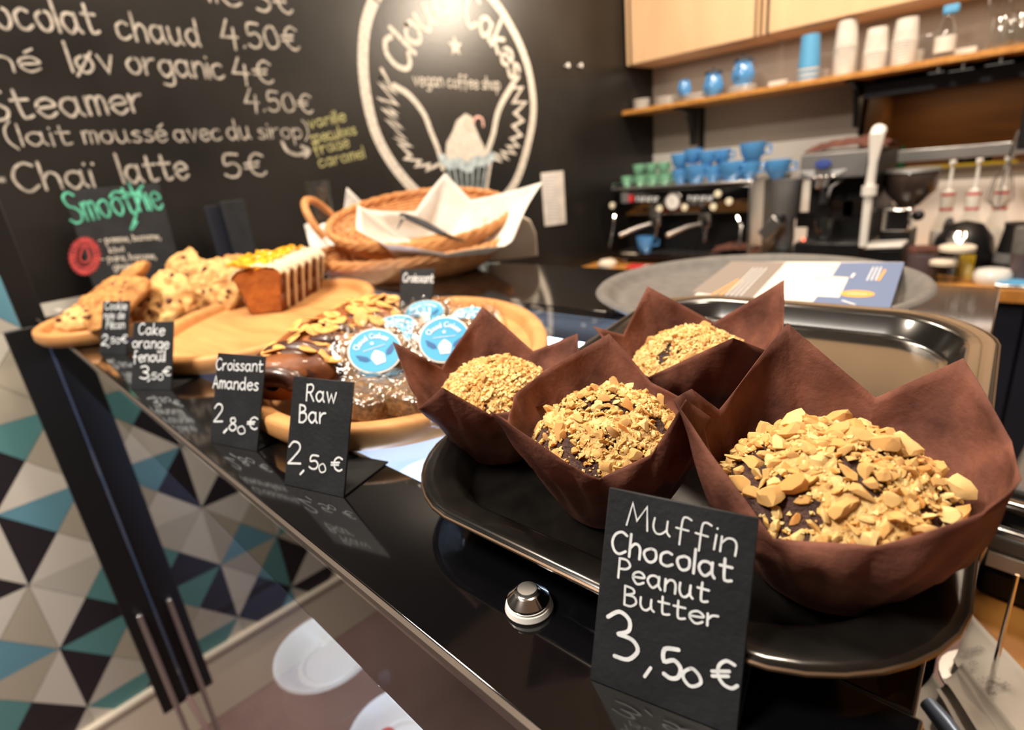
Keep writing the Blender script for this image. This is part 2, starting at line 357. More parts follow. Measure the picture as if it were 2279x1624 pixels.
class Board:
    """a flat surface to write on: point P, right U, up W (world); normal faces the viewer"""
    def __init__(s, P, U, W, off=.0006):
        s.P, s.U, s.W = V(P), V(U).normalized(), V(W).normalized(); s.n = s.U.cross(s.W).normalized()
        if s.n.dot(CAMPOS-s.P) < 0: s.n = -s.n
        s.off = off
    def px(s, x, y): return atp(x, y, s.P + s.n*s.off, s.n)
    def text(s, mb, txt, a, b, h, w=.16, cap=17., jit=.35, gap=3.2, sp=7):
        """baseline from photo point a to b, capital height h photo pixels"""
        A, B = s.px(*a), s.px(*b); T = s.px(a[0], a[1]-h)
        st, wd = strokes(txt, gap, sp, jit); U = (B-A)/wd; k = (T-A).length/cap; W_ = s.n.cross(U).normalized()
        if W_.dot(s.W) < 0: W_ = -W_
        for l in st: ribbon(mb, [A+U*x+W_*(k*y) for x, y in l], w*k*10, s.n)
    def line(s, mb, pts, w, smooth=True):
        """w is in metres; pts photo points"""
        p = catmull([tuple(map(float, q)) for q in pts], 6) if smooth else pts
        ribbon(mb, [s.px(*q) for q in p], w, s.n)
    def poly(s, mb, pts):
        q = [s.px(*p) for p in pts]; mb.add(q, [tuple(range(len(q)))])
# ---------------------------------------------------------------- the room
YW, XW, ZF, ZC = 1.6, 2.86, -1.27, 1.72
def struct(name, mb, m, parent=None, **k):
    o = mb.build(name, m, parent, **k)
    if not parent: o['kind'] = 'structure'
    return o
struct('floor', MB().box((-3.2,-3.2,ZF-.05), (XW+.6,YW+.1,ZF)), 'floor')
struct('ceiling', MB().box((-3.2,-3.2,ZC), (XW+.6,YW+.1,ZC+.05)), 'ceiling')
ZT = .012; TX0 = -.048-2*.166
wl = struct('wall_left', MB().box((.118,YW,ZT), (XW,YW+.08,ZC)).box((-3.2,YW,.085), (.118,YW+.08,ZC)), 'chalkwall')
MB().box((-3.2,YW+.004,ZF), (XW,YW+.08,ZT)).box((-3.2,YW+.004,ZT), (.118,YW+.08,.085)).build('tile_backing', 'grout', wl)
MB().box((.97,YW,ZF), (XW,YW+.004,ZT)).build('chalk_panel', 'chalkwall', wl); MB().box((-3.2,YW,-1.046), (TX0,YW+.004,.085)).build('chalk_panel', 'black', wl)
bb = struct('baseboard_left', MB().box((-3.2,YW-.012,ZF), (XW,YW+.004,-1.062)).box((-3.2,YW-.018,-1.062), (XW,YW+.004,-1.046)), 'cream', bevel=.003)
# wall tiles: squares of four triangles
TX, TW, TZ, TH = -.048, .166, -.417, .192
CM = {  # (col,row): left, top, right, bottom
(0,0):'DBGW',(0,-1):'WLTD',(0,-2):'DTGL',(0,-3):'WTDG',(-1,0):'DGWD',(-1,-1):'GWGB',(-1,-2):'TGWD',(-1,-3):'BDLW',
(0,1):'DTGW',(0,2):'LWGG',(-1,1):'GGWD',(-1,2):'TDWL',(1,0):'GBDW',(1,-1):'TGWD',(1,-2):'LTDG',(1,-3):'GLTW',(1,1):'GBDW',(1,2):'DLGT',
(2,0):'WGDD',(2,-1):'GLGB',(2,-2):'LGTD',(2,-3):'TWGG',(2,1):'WGGD',(3,0):'GWBL',(3,-1):'LDTG',(3,-2):'GWDL',(-2,0):'BWGL',(-2,-1):'GDLT',(-2,-2):'WGDW',(-2,1):'WDGT'}
rr = random.Random(3)
tk = []
for k in range(-2, 6):
    for j in range(-4, 4):
        x0, x1 = TX+TW*k, TX+TW*(k+1); z1 = TZ+TH*j; z0 = z1-TH
        zl = .085 if k <= 0 else ZT
        if z1 < -1.06 or z0 > zl: continue
        c = ((x0+x1)/2, (z0+z1)/2); P = [(x0,z0),(x0,z1),(x1,z1),(x1,z0)]
        cols = CM.get((k,j)) or ''.join(rr.choice('WWLGGBTDD') for _ in range(4))
        for q, (a, b) in enumerate(((P[0],P[1]),(P[1],P[2]),(P[2],P[3]),(P[3],P[0]))):
            tri = [a, b, c]; g = ((a[0]+b[0]+c[0])/3, (a[1]+b[1]+c[1])/3)
            tri = [(g[0]+(x-g[0])*.984, g[1]+(z-g[1])*.984) for x, z in tri]
            for lim, sg in ((zl-.001, 1), (-1.047, -1)):       # clip at the paint edge and the baseboard
                out = []
                for i in range(len(tri)):
                    p, r_ = tri[i-1], tri[i]; ip, ir = sg*(lim-p[1]) >= 0, sg*(lim-r_[1]) >= 0
                    if ip != ir: t = (lim-p[1])/(r_[1]-p[1]); out.append((p[0]+(r_[0]-p[0])*t, lim))
                    if ir: out.append(r_)
                tri = out
                if len(tri) < 3: break
            if len(tri) < 3: continue
            m = MB(); m.prism([(x, z) for x, z in tri], 0, .004+rr.uniform(0, .0006), Matrix(((1,0,0,0),(0,0,-1,YW+.004),(0,1,0,0),(0,0,0,1))))
            m.build('tile', 't'+cols[q], wl, smooth=False)
# back wall with the pass-through
OY0, OY1, OZ0, OZ1 = -.10, .618, .01, .339
bw = MB(); bw.box((XW,OY1,ZF), (XW+.12,YW+.08,ZC)); bw.box((XW,-3.2,ZF), (XW+.12,OY1,OZ0)); bw.box((XW,-3.2,OZ1), (XW+.12,OY1,ZC)); bw.box((XW,-3.2,OZ0), (XW+.12,OY0,OZ1))
wb = struct('wall_back', bw, 'greywall')
MB().box((XW-.008,.62,-.30), (XW,YW,.176)).build('splashback', 'whitetile', wb)
MB().box((XW-.008,-.9,-.30), (XW,.60,-.03)).build('splashback', 'whitetile', wb)
kn = struct('trim_1', MB().box((XW+.12,OY0-.1,OZ0-.03),(XW+.55,OY1+.05,OZ0)).box((XW+.12,OY0-.1,OZ1),(XW+.55,OY1+.05,OZ1+.03)).box((XW+.53,OY0-.1,OZ0),(XW+.55,OY1+.05,OZ1)).box((XW+.12,OY1,OZ0),(XW+.53,OY1+.05,OZ1)).box((XW+.12,OY0-.1,OZ0),(XW+.53,OY0,OZ1)), 'brownwood')
fr = MB(); a, b = .018, .02
fr.box((XW-.012,OY1-.004,OZ0-.02),(XW+.13,OY1+a,OZ1+b)); fr.box((XW-.012,OY0,OZ1-.004),(XW+.13,OY1,OZ1+b))
fr.box((XW-.012,OY0-.16,OZ0),(XW+.13,OY0+.03,OZ1+b))
struct('trim_2', fr, 'brownwood', bevel=.003)
area('kitchen_light', (XW+.33, .28, OZ1-.01), (XW+.33, .28, 0), .12, .9, (1, .72, .42), .5)

# ---------------------------------------------------------------- chalk writing and drawing on the left wall
W = Board((0,YW,0), (1,0,0), (0,0,1), .001)
t = MB()
for s, a, b, h in (('lle',(468,3),(537,14),58),('3€',(573,22),(652,32),60),('ocolat',(-6,61),(222,75),74),('chaud',(265,86),(447,103),60),('4.50€',(499,101),(667,112),56),
    ('hé',(-10,157),(93,160),52),('løv',(163,161),(258,163),62),('organic',(288,163),(500,176),58),('4€',(523,182),(609,186),52),
    ('Steamer',(-22,268),(324,248),68),('4.50€',(549,243),(696,252),46),('(lait',(22,325),(162,322),46),('moussé',(190,318),(373,314),42),
    ('avec',(391,315),(494,311),40),('du',(509,310),(559,308),42),('sirop)',(577,308),(687,306),36),('*',(-4,412),(16,412),26),
    ('Chaï',(42,428),(222,413),62),('latte',(276,407),(420,395),62),('5€',(504,395),(593,389),52)):
    W.text(t, s, a, b, h, .17)
for l in ([(628,316),(640,336),(664,344),(687,335)], [(672,326),(688,335),(680,348)]): W.line(t, l, .010)
t.build('chalk_menu', 'chalk_dim', wl, smooth=False)
t = MB()
for s, a, b in (('vanille',(690,286),(770,268)),('speculoos',(694,318),(793,298)),('fraise',(702,345),(778,326)),('caramel',(712,372),(812,350))): W.text(t, s, a, b, 26, .2)
t.build('chalk_syrup_list', 'chalk_yellow', wl, smooth=False)['label'] = 'yellow chalk list of syrups'
t = MB()
ring = [(833,0),(813,61),(808,142),(817,223),(837,297),(869,358),(910,410),(943,439),(985,463),(1040,472),(1095,456),(1130,431),(1154,390),(1174,325),(1187,252),(1182,183),(1166,122),(1138,61),(1097,0),(1040,-52),(975,-78),(905,-62),(858,-32),(833,0)]
W.line(t, ring, .036)
def arc(bd, mb, s, path, h, w):
    p = [bd.px(*q) for q in catmull(path, 10)]; L = [0]
    for i in range(1, len(p)): L.append(L[-1]+(p[i]-p[i-1]).length)
    st, wd = strokes(s); k = h/17; sc = L[-1]/wd
    def pos(x):
        d = x*sc; i = 1
        while i < len(L)-1 and L[i] < d: i += 1
        u = (p[i]-p[i-1]).normalized(); return p[i-1]+u*(d-L[i-1]), u
    for l in st:
        q = []
        for x, y in l:
            o, u = pos(x); W_ = bd.n.cross(u)
            if W_.dot(bd.W) < 0 and abs(u.dot(bd.W)) < .8: W_ = -W_
            q.append(o+W_*(y*k))
        ribbon(mb, q, w, bd.n)
arc(W, t, 'Cloud', [(905,165),(924,112),(946,74),(972,48),(1000,36)], .105, .0165)
arc(W, t, 'Cakes', [(1034,50),(1068,72),(1098,104),(1120,138),(1140,176)], .105, .0165)
def star(bd, mb, c, r):
    o = bd.px(*c); R = (bd.px(c[0], c[1]-r)-o).length; pts = []
    for k in range(10):
        q = R if k % 2 == 0 else R*.45; th = pi/2+k*pi/5; pts.append(o+bd.U*cos(th)*q+bd.W*sin(th)*q)
    pts.append(o); mb.add(pts, [(10,k,(k+1)%10) for k in range(10)])
star(W, t, (1013,103), 24)
W.text(t, 'vegan coffee shop', (922,190), (1113,199), 30, .2)
q = lambda L: [(650+.4065*x, .4065*y) for x, y in L]
for l, wd in ((q([(560,470),(640,520),(720,620),(760,720),(800,820),(825,920)]), .02), (q([(1210,460),(1150,560),(1120,640),(1100,740),(1065,840)]), .024), (q([(1090,870),(1075,960),(1060,1060)]), .013)): W.line(t, l, wd)
for l, wd in ((q([(490,380),(540,470),(480,420),(565,510),(480,460),(575,570),(475,540),(590,640),(500,600),(600,700),(520,660),(620,760),(550,740),(650,800),(590,790),(650,850),(620,870),(700,880),(680,910),(750,900),(740,930),(800,900)]), .013),
              (q([(1240,420),(1200,480),(1260,480),(1210,560),(1280,560),(1220,620),(1265,660),(1210,690),(1255,740),(1200,760),(1240,800),(1180,800),(1220,840),(1150,830),(1180,870),(1110,840),(1140,880),(1090,860)]), .015)): W.line(t, l, wd, False)
W.poly(t, q([(840,860),(845,780),(880,720),(900,660),(950,620),(985,640),(1000,690),(1030,760),(1055,810),(1060,860),(950,900)]))
t.build('chalk_emblem', 'chalk', wl, smooth=False)['label'] = 'oval chalk emblem with a winged cupcake'
t = MB(); W.off = .002
W.line(t, q([(825,870),(870,900),(920,890),(960,920),(1010,880),(1050,885),(1095,855)]), .035)
for i in range(7): W.line(t, q([(850+35*i,900),(890+24*i,1080)]), .007, False)
t.build('chalk_cupcake_liner', 'chalk_blue', wl, smooth=False)
t = MB(); W.line(t, q([(965,672),(972,690)]), .035); W.line(t, q([(992,668),(1010,640),(1040,650),(1047,690)]), .008)
t.build('chalk_cherry', 'chalk_pink', wl, smooth=False); W.off = .001
# note paper pinned on the wall, two hooks
n0 = MB(); P = [W.px(*p) for p in ((1203,385),(1212,503),(1258,497),(1252,380))]
n0.add([p+V((0,-.001,0)) for p in P]+[p+V((0,-.004,.0)) for p in P], [(0,1,2,3),(7,6,5,4),(0,4,5,1),(1,5,6,2),(2,6,7,3),(3,7,4,0)])
nt_ = n0.build('wall_note', 'paperwhite', smooth=False); tag(nt_, 'narrow white printed sheet taped to the black wall right of the emblem', 'note')
nb = Board((0,YW-.0045,0), (1,0,0), (0,0,1), .0008); t = MB()
for i in range(15):
    y = 392+i*7; x0 = 1209+i*.6; nb.line(t, [(x0,y),(x0+rr.uniform(24,38),y-1)], .006, False)
t.build('printed_lines', 'inkpale', nt_, smooth=False)
for px_, wh in ((1258,'left'),(1287,'right')):
    p = W.px(px_,147); h = MB().lathe([(.004,0),(.004,.012),(.009,.014),(.009,.018),(0,.02)], p, 12, Matrix(((1,0,0),(0,0,-1),(0,1,0))))
    tag(h.build('wall_hook', 'white'), 'tiny white hook on the black wall, the %s one of the pair beside the emblem' % wh, 'hook')
# ---------------------------------------------------------------- the glass counter
CX0, CX1, CY0, CY1 = .118, .852, .004, 1.455
ct = thing('display_counter', 'long black glass display counter with a clear window in its top', 'counter', (.12,.75,ZF))
WX0, WX1 = .184, .594
# top: black printed glass around a clear window
m = MB()
def ctop(x0, x1, y0, y1): m.box((x0,y0,-.012), (x1,y1,0))
fx = lambda y: .100+.027*(y-.1)             # the front edge runs very slightly outwards
def quadbox(pts, z0, z1):
    m.prism(pts, z0, z1)
quadbox([(fx(CY0),CY0),(WX0,CY0),(WX0,CY1),(fx(CY1),CY1)], -.012, 0)
ex_ = lambda x: .004+.024*(x-.1)/.75
quadbox([(WX1,ex_(WX1)),(CX1,ex_(CX1)),(CX1,CY1),(WX1,CY1)], -.012, 0); quadbox([(WX0,ex_(WX0)),(WX1,ex_(WX1)),(WX1,.045),(WX0,.045)], -.012, 0); ctop(WX0, WX1, CY1-.04, CY1)
m.build('black_top', 'blackglass', ct, bevel=.0012)
MB().box((WX0,.045,-.010), (WX1,CY1-.04,-.001)).build('window_pane', 'topglass', ct)
m = MB(); a0, a1 = fx(CY0), fx(CY1)
m.prism([(a0-.0025,CY0),(a0,CY0),(a1,CY1),(a1-.0025,CY1)], -.0035, .0002)
m.build('edge_strip', 'edge', ct)
m = MB(); m.prism([(a0+.001,CY0),(a0+.005,CY0),(a1+.005,CY1),(a1+.001,CY1)], -.078, -.012); m.build('smoked_band', 'tint', ct)
m = MB(); m.prism([(a0+.001,CY0+.01),(a0+.007,CY0+.01),(a1+.007,CY1-.02),(a1+.001,CY1-.02)], -1.02, -.0785); m.build('front_pane', 'glass', ct)
m = MB().box((.078,CY1-.006,-1.03), (.1355,CY1+.004,-.0125)); m.build('corner_post', 'black', ct, bevel=.002); m = MB().box((.108,CY1+.006,-.30), (.150,CY1+.024,.32)); m.build('corner_upright', 'black', ct, bevel=.002)
MB().box((.136,CY1-.006,-1.02), (CX1,CY1-.002,-.012)).build('end_panel', 'haze_blue', ct)
MB().box((.100,CY1-.024,-1.20), (.112,CY1-.008,-.72)).build('pane_rail', 'steel', ct, bevel=.002)
MB().box((WX1+.02,CY0+.01,-1.2), (WX1+.04,CY1-.02,-.012)).build('back_panel', 'black', ct)
MB().prism([(.13,.006),(.61,ex_(.61)+.001),(.61,.032),(.13,.018)], -1.2, -.0121).build('side_panel', 'black', ct)
MB().prism([(.612,ex_(.612)+.001),(CX1-.001,ex_(CX1)+.001),(CX1-.001,ex_(CX1)+.006),(.612,ex_(.612)+.006)], -.30, -.0121).build('end_glass', 'glass', ct)
MB().box((CX1-.006,ex_(CX1)+.008,-.30),(CX1-.001,CY1-.35,-.0121)).build('back_glass', 'glass', ct)
MB().box((.64,.035,-.135),(CX1-.008,.95,-.130)).build('rear_shelf', 'glass', ct)
MB().box((.63,.02,-1.2),(CX1-.002,CY1-.35,-.30)).build('rear_base', 'navy', ct)
m = MB().box((.13,CY0+.02,-1.04), (.61,CY1-.01,-1.02)); m.build('base_plinth', 'floor', ct)
# chilled interior: glass shelf, led bar
MB().box((.135,.05,-.512), (.60,.98,-.504)).build('glass_shelf', 'glass', ct)
MB().box((.135,.975,-.514), (.60,.981,-.502)).build('shelf_edge', 'navy', ct)
MB().tube([(.20,.06,-.045),(.20,.60,-.045)], .006, 8).build('led_tube', 'led', ct)
MB().tube([(.57,.06,-.045),(.57,1.2,-.045)], .006, 8).build('led_tube', 'led', ct)
area('case_light', (.40, .45, -.03), (.40, .45, -1), .3, 3, (.48, .68, 1.0), .7)
MB().box((.34,.05,-.265), (.598,.86,-.258)).build('upper_shelf', 'white', ct)
MB().box((.335,.05,-.268), (.341,.86,-.255)).build('upper_shelf_edge', 'steel', ct)
m = MB(); R = at(760,1372,Z=-.33), at(885,1500,Z=-.33)
MB().tube([R[0]+V((0,.01,.02)), R[0], R[0].lerp(R[1],.5), R[1], R[1]+V((.02,0,.0))], .0055, 10).build('shelf_rail', 'steel', ct)
p = at(856,1508,Z=-.30); MB().lathe([(0,-.006),(.007,-.004),(.007,.004),(0,.006)], p, 12).build('spot_lamp', 'led', ct)
l = bpy.data.lights.new('case_spot', 'POINT'); l.energy = .35; l.color = (.65,.8,1); l.shadow_soft_size = .01
o = bpy.data.objects.new('case_spot', l); COL.objects.link(o); o.location = p+V((.0,.0,.015))
# bolt on the counter
def bolt(c, lab):
    b = thing('glass_bolt', lab, 'bolt', c, 'round steel fixings on the counter front')
    T = V(c)
    MB().lathe([(0,0),(.0105,0),(.0112,.0012),(.0105,.0035),(0,.0035)], T, 32).build('washer', 'white', b)
    MB().lathe([(0,.0035),(.0092,.0035),(.0098,.0045),(.0097,.0060),(.0062,.0092),(.0058,.0095),(0,.0095)], T, 48).build('cone_nut', 'chrome', b)
    m = MB().lathe([(0,.0095),(.0046,.0095),(.0048,.0102),(.0044,.0112),(.0022,.0114)], T, 32)
    m.add([T+V((cos(k*pi/3)*.0022, sin(k*pi/3)*.0022, .0114)) for k in range(6)]+[T+V((cos(k*pi/3)*.0022, sin(k*pi/3)*.0022, .0098)) for k in range(6)],
          [(k,(k+1)%6,6+(k+1)%6,6+k) for k in range(6)]+[(6,7,8,9,10,11)])
    m.build('hex_screw', 'steel', b)
bolt(at(1178,1352,Z=0), 'round steel fixing with a white washer in front of the muffin tray')
p = at(128,693,Z=0); tag(MB().lathe([(0,0),(.010,0),(.0105,.002),(.005,.005),(0,.006)], p, 20).build('glass_bolt', 'white'), 'pale round fixing at the far left corner of the counter', 'bolt')

# plates inside the case
def plate(c, r, lab, cat='plate', grp='white dishes inside the glass case'):
    b = thing('glass_dish', lab, cat, c, grp)
    MB().lathe([(0,0),(r*.5,0),(r*.75,.012),(r,.030),(r*.98,.033),(r*.93,.032),(r*.72,.016),(r*.58,.006),(r*.55,.009),(r*.50,.009),(r*.46,.005),(0,.005)], c, 40).build('dish', 'white', b)
    return b
plate(V((.245,.705,-.503)), .078, 'round white dish lit blue in the glass case, nearest the frame corner')
plate(V((.235,.50,-.503)), .070, 'white dish with red and yellow fruit in the glass case')
for c, mm, lb in (((.225,.52,-.488),'redprint','small red berry dessert piece on the case dish'),((.215,.49,-.488),'orange','small yellow fruit piece on the case dish')):
    tag(MB().lathe([(0,-.008),(.010,-.006),(.013,0),(.010,.009),(0,.012)], c, 16).build('fruit_piece', mm), lb, 'fruit')

for i, (c, r, lb) in enumerate((((.40,.20,-.257),.065,'white dish on the upper shelf of the case, right'),((.42,.38,-.257),.062,'white dish on the upper shelf of the case, middle'),((.42,.60,-.257),.060,'white dish on the upper shelf of the case, under the bright gap beside the boards'))):
    plate(V(c), r, lb)
gl = None
for k, (x, y) in enumerate(((.68,.055),(.74,.058),(.80,.060),(.70,.105),(.77,.110))):
    if gl is None:
        gl = thing('shot_glass', 'small clear glass behind the glass end of the counter, left of the front row', 'glass', (x,y,-.1295), 'small glasses in the counter end')
        MB().lathe([(0,0),(.018,0),(.022,.07),(.0205,.07),(.0165,.006),(0,.006)], (x,y,-.1295), 20).build('tumbler', 'jar', gl)
    else: clone(gl, (x,y,-.1295), 0, 'small clear glass behind the glass end of the counter, '+['','middle of the front row','right end of the front row','left of the back row','right of the back row'][k])
# ---------------------------------------------------------------- slate price signs
def sign(BL, BR, label, lines, w=None, h=.0752, lean=.40, foot=.046, z=0, world=None):
    """L-shaped slate card; BL, BR are photo points of its bottom corners on the counter"""
    b0, b1 = world if world else (at(*BL, Z=z), at(*BR, Z=z)); u = (b1-b0).normalized(); w = w or (b1-b0).length
    n = V((-u.y, u.x, 0));  n = n if n.x > 0 else -n
    up = (n*sin(lean)+V((0,0,1))*cos(lean)); back = u.cross(up); back = back if back.dot(n) > 0 else -back
    th = .0014
    s = thing('price_sign', label, 'sign', (b0+b1)/2, 'slate price signs')
    MB().obox(b0, u*w, up*h, back*th).build('card', 'slate', s, bevel=.0004, seg=1)
    MB().obox(b0+n*.0008, u*w, n*foot, V((0,0,th))).build('foot', 'slate', s, bevel=.0004, seg=1)
    B = Board(b0, u, up, .0003); t = MB()
    for L in lines: B.text(t, *L)
    t.build('lettering', 'marker', s, smooth=False)
    return s, B
c5 = lambda x, y: (1280+.4384*x, 1060+.4384*y)
c6 = lambda x, y: (400+.3774*x, 600+.3774*y)
c4_ = lambda x, y: (100+.3335*x, 380+.3335*y)
sign((1312,1512), (1640,1642), 'slate sign reading Muffin Chocolat Peanut Butter 3,50 €, nearest the camera', [
    ('Muffin', c5(262,245), c5(812,402), 52, .135), ('Chocolat', c5(185,385), c5(792,537), 50, .2), ('Peanut', c5(218,515), c5(672,640), 44, .2),
    ('Butter', c5(250,650), c5(724,768), 42, .2), ('3', c5(205,930), c5(326,935), 104, .15), (',', c5(345,990), c5(385,980), 50, .25),
    ('5', c5(455,1020), c5(545,1030), 68, .24), ('0', c5(558,1060), c5(640,1066), 44, .3), ('€', c5(705,1062), c5(825,1078), 62, .22)])
sign((632,1078), (765,1108), 'slate sign reading Raw Bar 2,50 € in front of the wrapped bars', [
    ('Raw', c6(748,770), c6(920,782), 36, .2), ('Bar', c6(706,898), c6(858,906), 38, .2), ('2', c6(640,1140), c6(712,1150), 52, .15), (',', c6(712,1190), c6(730,1190), 28, .3),
    ('5', c6(765,1172), c6(815,1178), 32, .22), ('0', c6(822,1192), c6(858,1196), 22, .25), ('€', c6(893,1180), c6(955,1188), 32, .22)])
sign((467,985), (572,1005), 'slate sign reading Croissant Amandes 2,80 € in front of the almond pastry', [
    ('Croissant', c6(215,590), c6(488,600), 25, .22), ('Amandes', c6(196,695), c6(460,712), 26, .22), ('2', c6(202,895), c6(252,900), 42, .15), (',', c6(262,945), c6(278,945), 26, .35),
    ('8', c6(290,945), c6(330,950), 32, .2), ('0', c6(342,965), c6(382,970), 20, .25), ('€', c6(398,935), c6(455,942), 28, .22)])
sign((291,867), (381,868), 'slate sign reading Cake orange fenouil 3,50 € in front of the loaf board', [
    ('Cake', c4_(625,1090), c4_(795,1095), 24, .2), ('orange', c4_(585,1180), c4_(825,1185), 24, .2), ('fenouil', c4_(590,1275), c4_(800,1270), 24, .2),
    ('3', c4_(635,1385), c4_(690,1390), 28, .2), (',', c4_(688,1395), c4_(700,1395), 16, .3), ('50', c4_(712,1390), c4_(785,1395), 15, .25), ('€', c4_(785,1365), c4_(838,1365), 20, .22)])
sign((221,787), (288,789), 'slate sign reading Cookie noix de Pécan 2,50 €, leftmost of the row', [
    ('Cookie', c4_(400,925), c4_(545,925), 17, .2), ('noix de', c4_(395,985), c4_(530,985), 16, .2), ('Pécan', c4_(410,1050), c4_(530,1050), 18, .2),
    ('2', c4_(378,1160), c4_(415,1165), 24, .2), (',', c4_(420,1170), c4_(430,1170), 12, .3), ('50', c4_(440,1150), c4_(500,1150), 13, .25), ('€', c4_(505,1145), c4_(548,1145), 18, .22)], w=.056)
wt = (at(892,600,Z=.069), at(968,598,Z=.069)); nn = V((.03,.015,0)); d = (wt[1]-wt[0]).normalized()
wl0 = V((wt[0].x, wt[0].y, 0)) - V((-d.y,d.x,0))*.028*(1 if -d.y > 0 else -1)
sign(None, None, 'small slate sign reading Croissant between the wicker basket and the wooden board', [('Croissant', (897,627), (964,628), 19, .24)], w=.055, world=(wl0, wl0+d*.055))

# ---------------------------------------------------------------- muffin tray
tr = thing('baking_tray', 'black enamelled rectangular baking tray under the muffins', 'tray', (.38,.16,0))
corn = [V((.1525,-.004)), V((.548,.014)), V((.548,.296)), V((.146,.268))]
tz = lambda x: .0225*(x-.15)/.395
def roundq(c, inset, r, n=8):
    ctr = sum(c, V((0,0)))/4; out = []; k = len(c); q = []
    for i in range(k):    # inset each edge
        a, b = c[i], c[(i+1)%k]; e = (b-a).normalized(); nn_ = V((-e.y, e.x)); nn_ = nn_ if nn_.dot(ctr-a) > 0 else -nn_
        q.append((a+nn_*inset, e))
    P = []
    for i in range(k):
        (p, e), (p2, e2) = q[i-1], q[i]; cr = e.x*e2.y-e.y*e2.x; tt = ((p2.x-p.x)*e2.y-(p2.y-p.y)*e2.x)/cr; P.append(p+e*tt)
    for i in range(k):
        a, b, c_ = P[i-1], P[i], P[(i+1)%k]; u = (a-b).normalized(); v = (c_-b).normalized()
        for j in range(n+1):
            t = j/n; s = b+u*r*(1-t)**1.6+v*r*t**1.6; out.append(s)
    return out
def rings(mb, L):
    R_ = [[V((p.x,p.y,z+tz(p.x))) for p in roundq(corn, i, r)] for i, r, z in L]; n = len(R_[0]); vs = [p for a in R_ for p in a]; fs = []
    for i in range(len(R_)-1):
        for k in range(n): fs.append((i*n+k, i*n+(k+1)%n, (i+1)*n+(k+1)%n, (i+1)*n+k))
    fs.append(tuple((len(R_)-1)*n+k for k in range(n))); mb.add(vs, fs)
m = MB(); rings(m, [(-.0006,.062,.0210),(0,.062,.0225),(.003,.060,.0232),(.014,.056,.0222),(.017,.054,.0205),(.023,.050,.0085),(.026,.048,.0062),(.03,.046,.0058)])
m.build('pan', 'traymetal', tr, smooth=60, solid=.0012)
m = MB(); P = [V((p.x,p.y,.0222+tz(p.x))) for p in roundq(corn, -.0004, .062)]; m.tube(P, .0009, 6, closed=True); m.build('rim_edge', 'trayedge', tr)

# ---------------------------------------------------------------- peanut pieces
def chunk(seed, fl=.5, dents=3):
    r_ = random.Random(seed); bm = bmesh.new(); bmesh.ops.create_icosphere(bm, subdivisions=2, radius=1)
    pl = [(V((r_.gauss(0,1), r_.gauss(0,1), r_.gauss(0,1))).normalized(), r_.uniform(.22,.6)) for _ in range(dents+2)]
    of = V((seed*3.1, 0, 0))
    for v in bm.verts:
        v.co *= 1+.28*noise.noise(v.co*1.3+of)
        for n, d in pl:
            e = v.co.dot(n)-d
            if e > 0: v.co -= n*e*.92
        v.co *= 1+.16*noise.noise(v.co*3.5+of); v.co.z *= fl
    me = bpy.data.meshes.new('peanut_piece'); bm.to_mesh(me); bm.free()
    me.polygons.foreach_set('use_smooth', [True]*len(me.polygons)); me.set_sharp_from_angle(angle=rad(28)); return me
NUTS = []
for i in range(18):
    me = chunk(i, (.42,.55,.7,.36)[i%4], 2+i%3); me.materials.append(M[('nut','nut','nut2','nut','nut3')[i%5]]); NUTS.append(me)

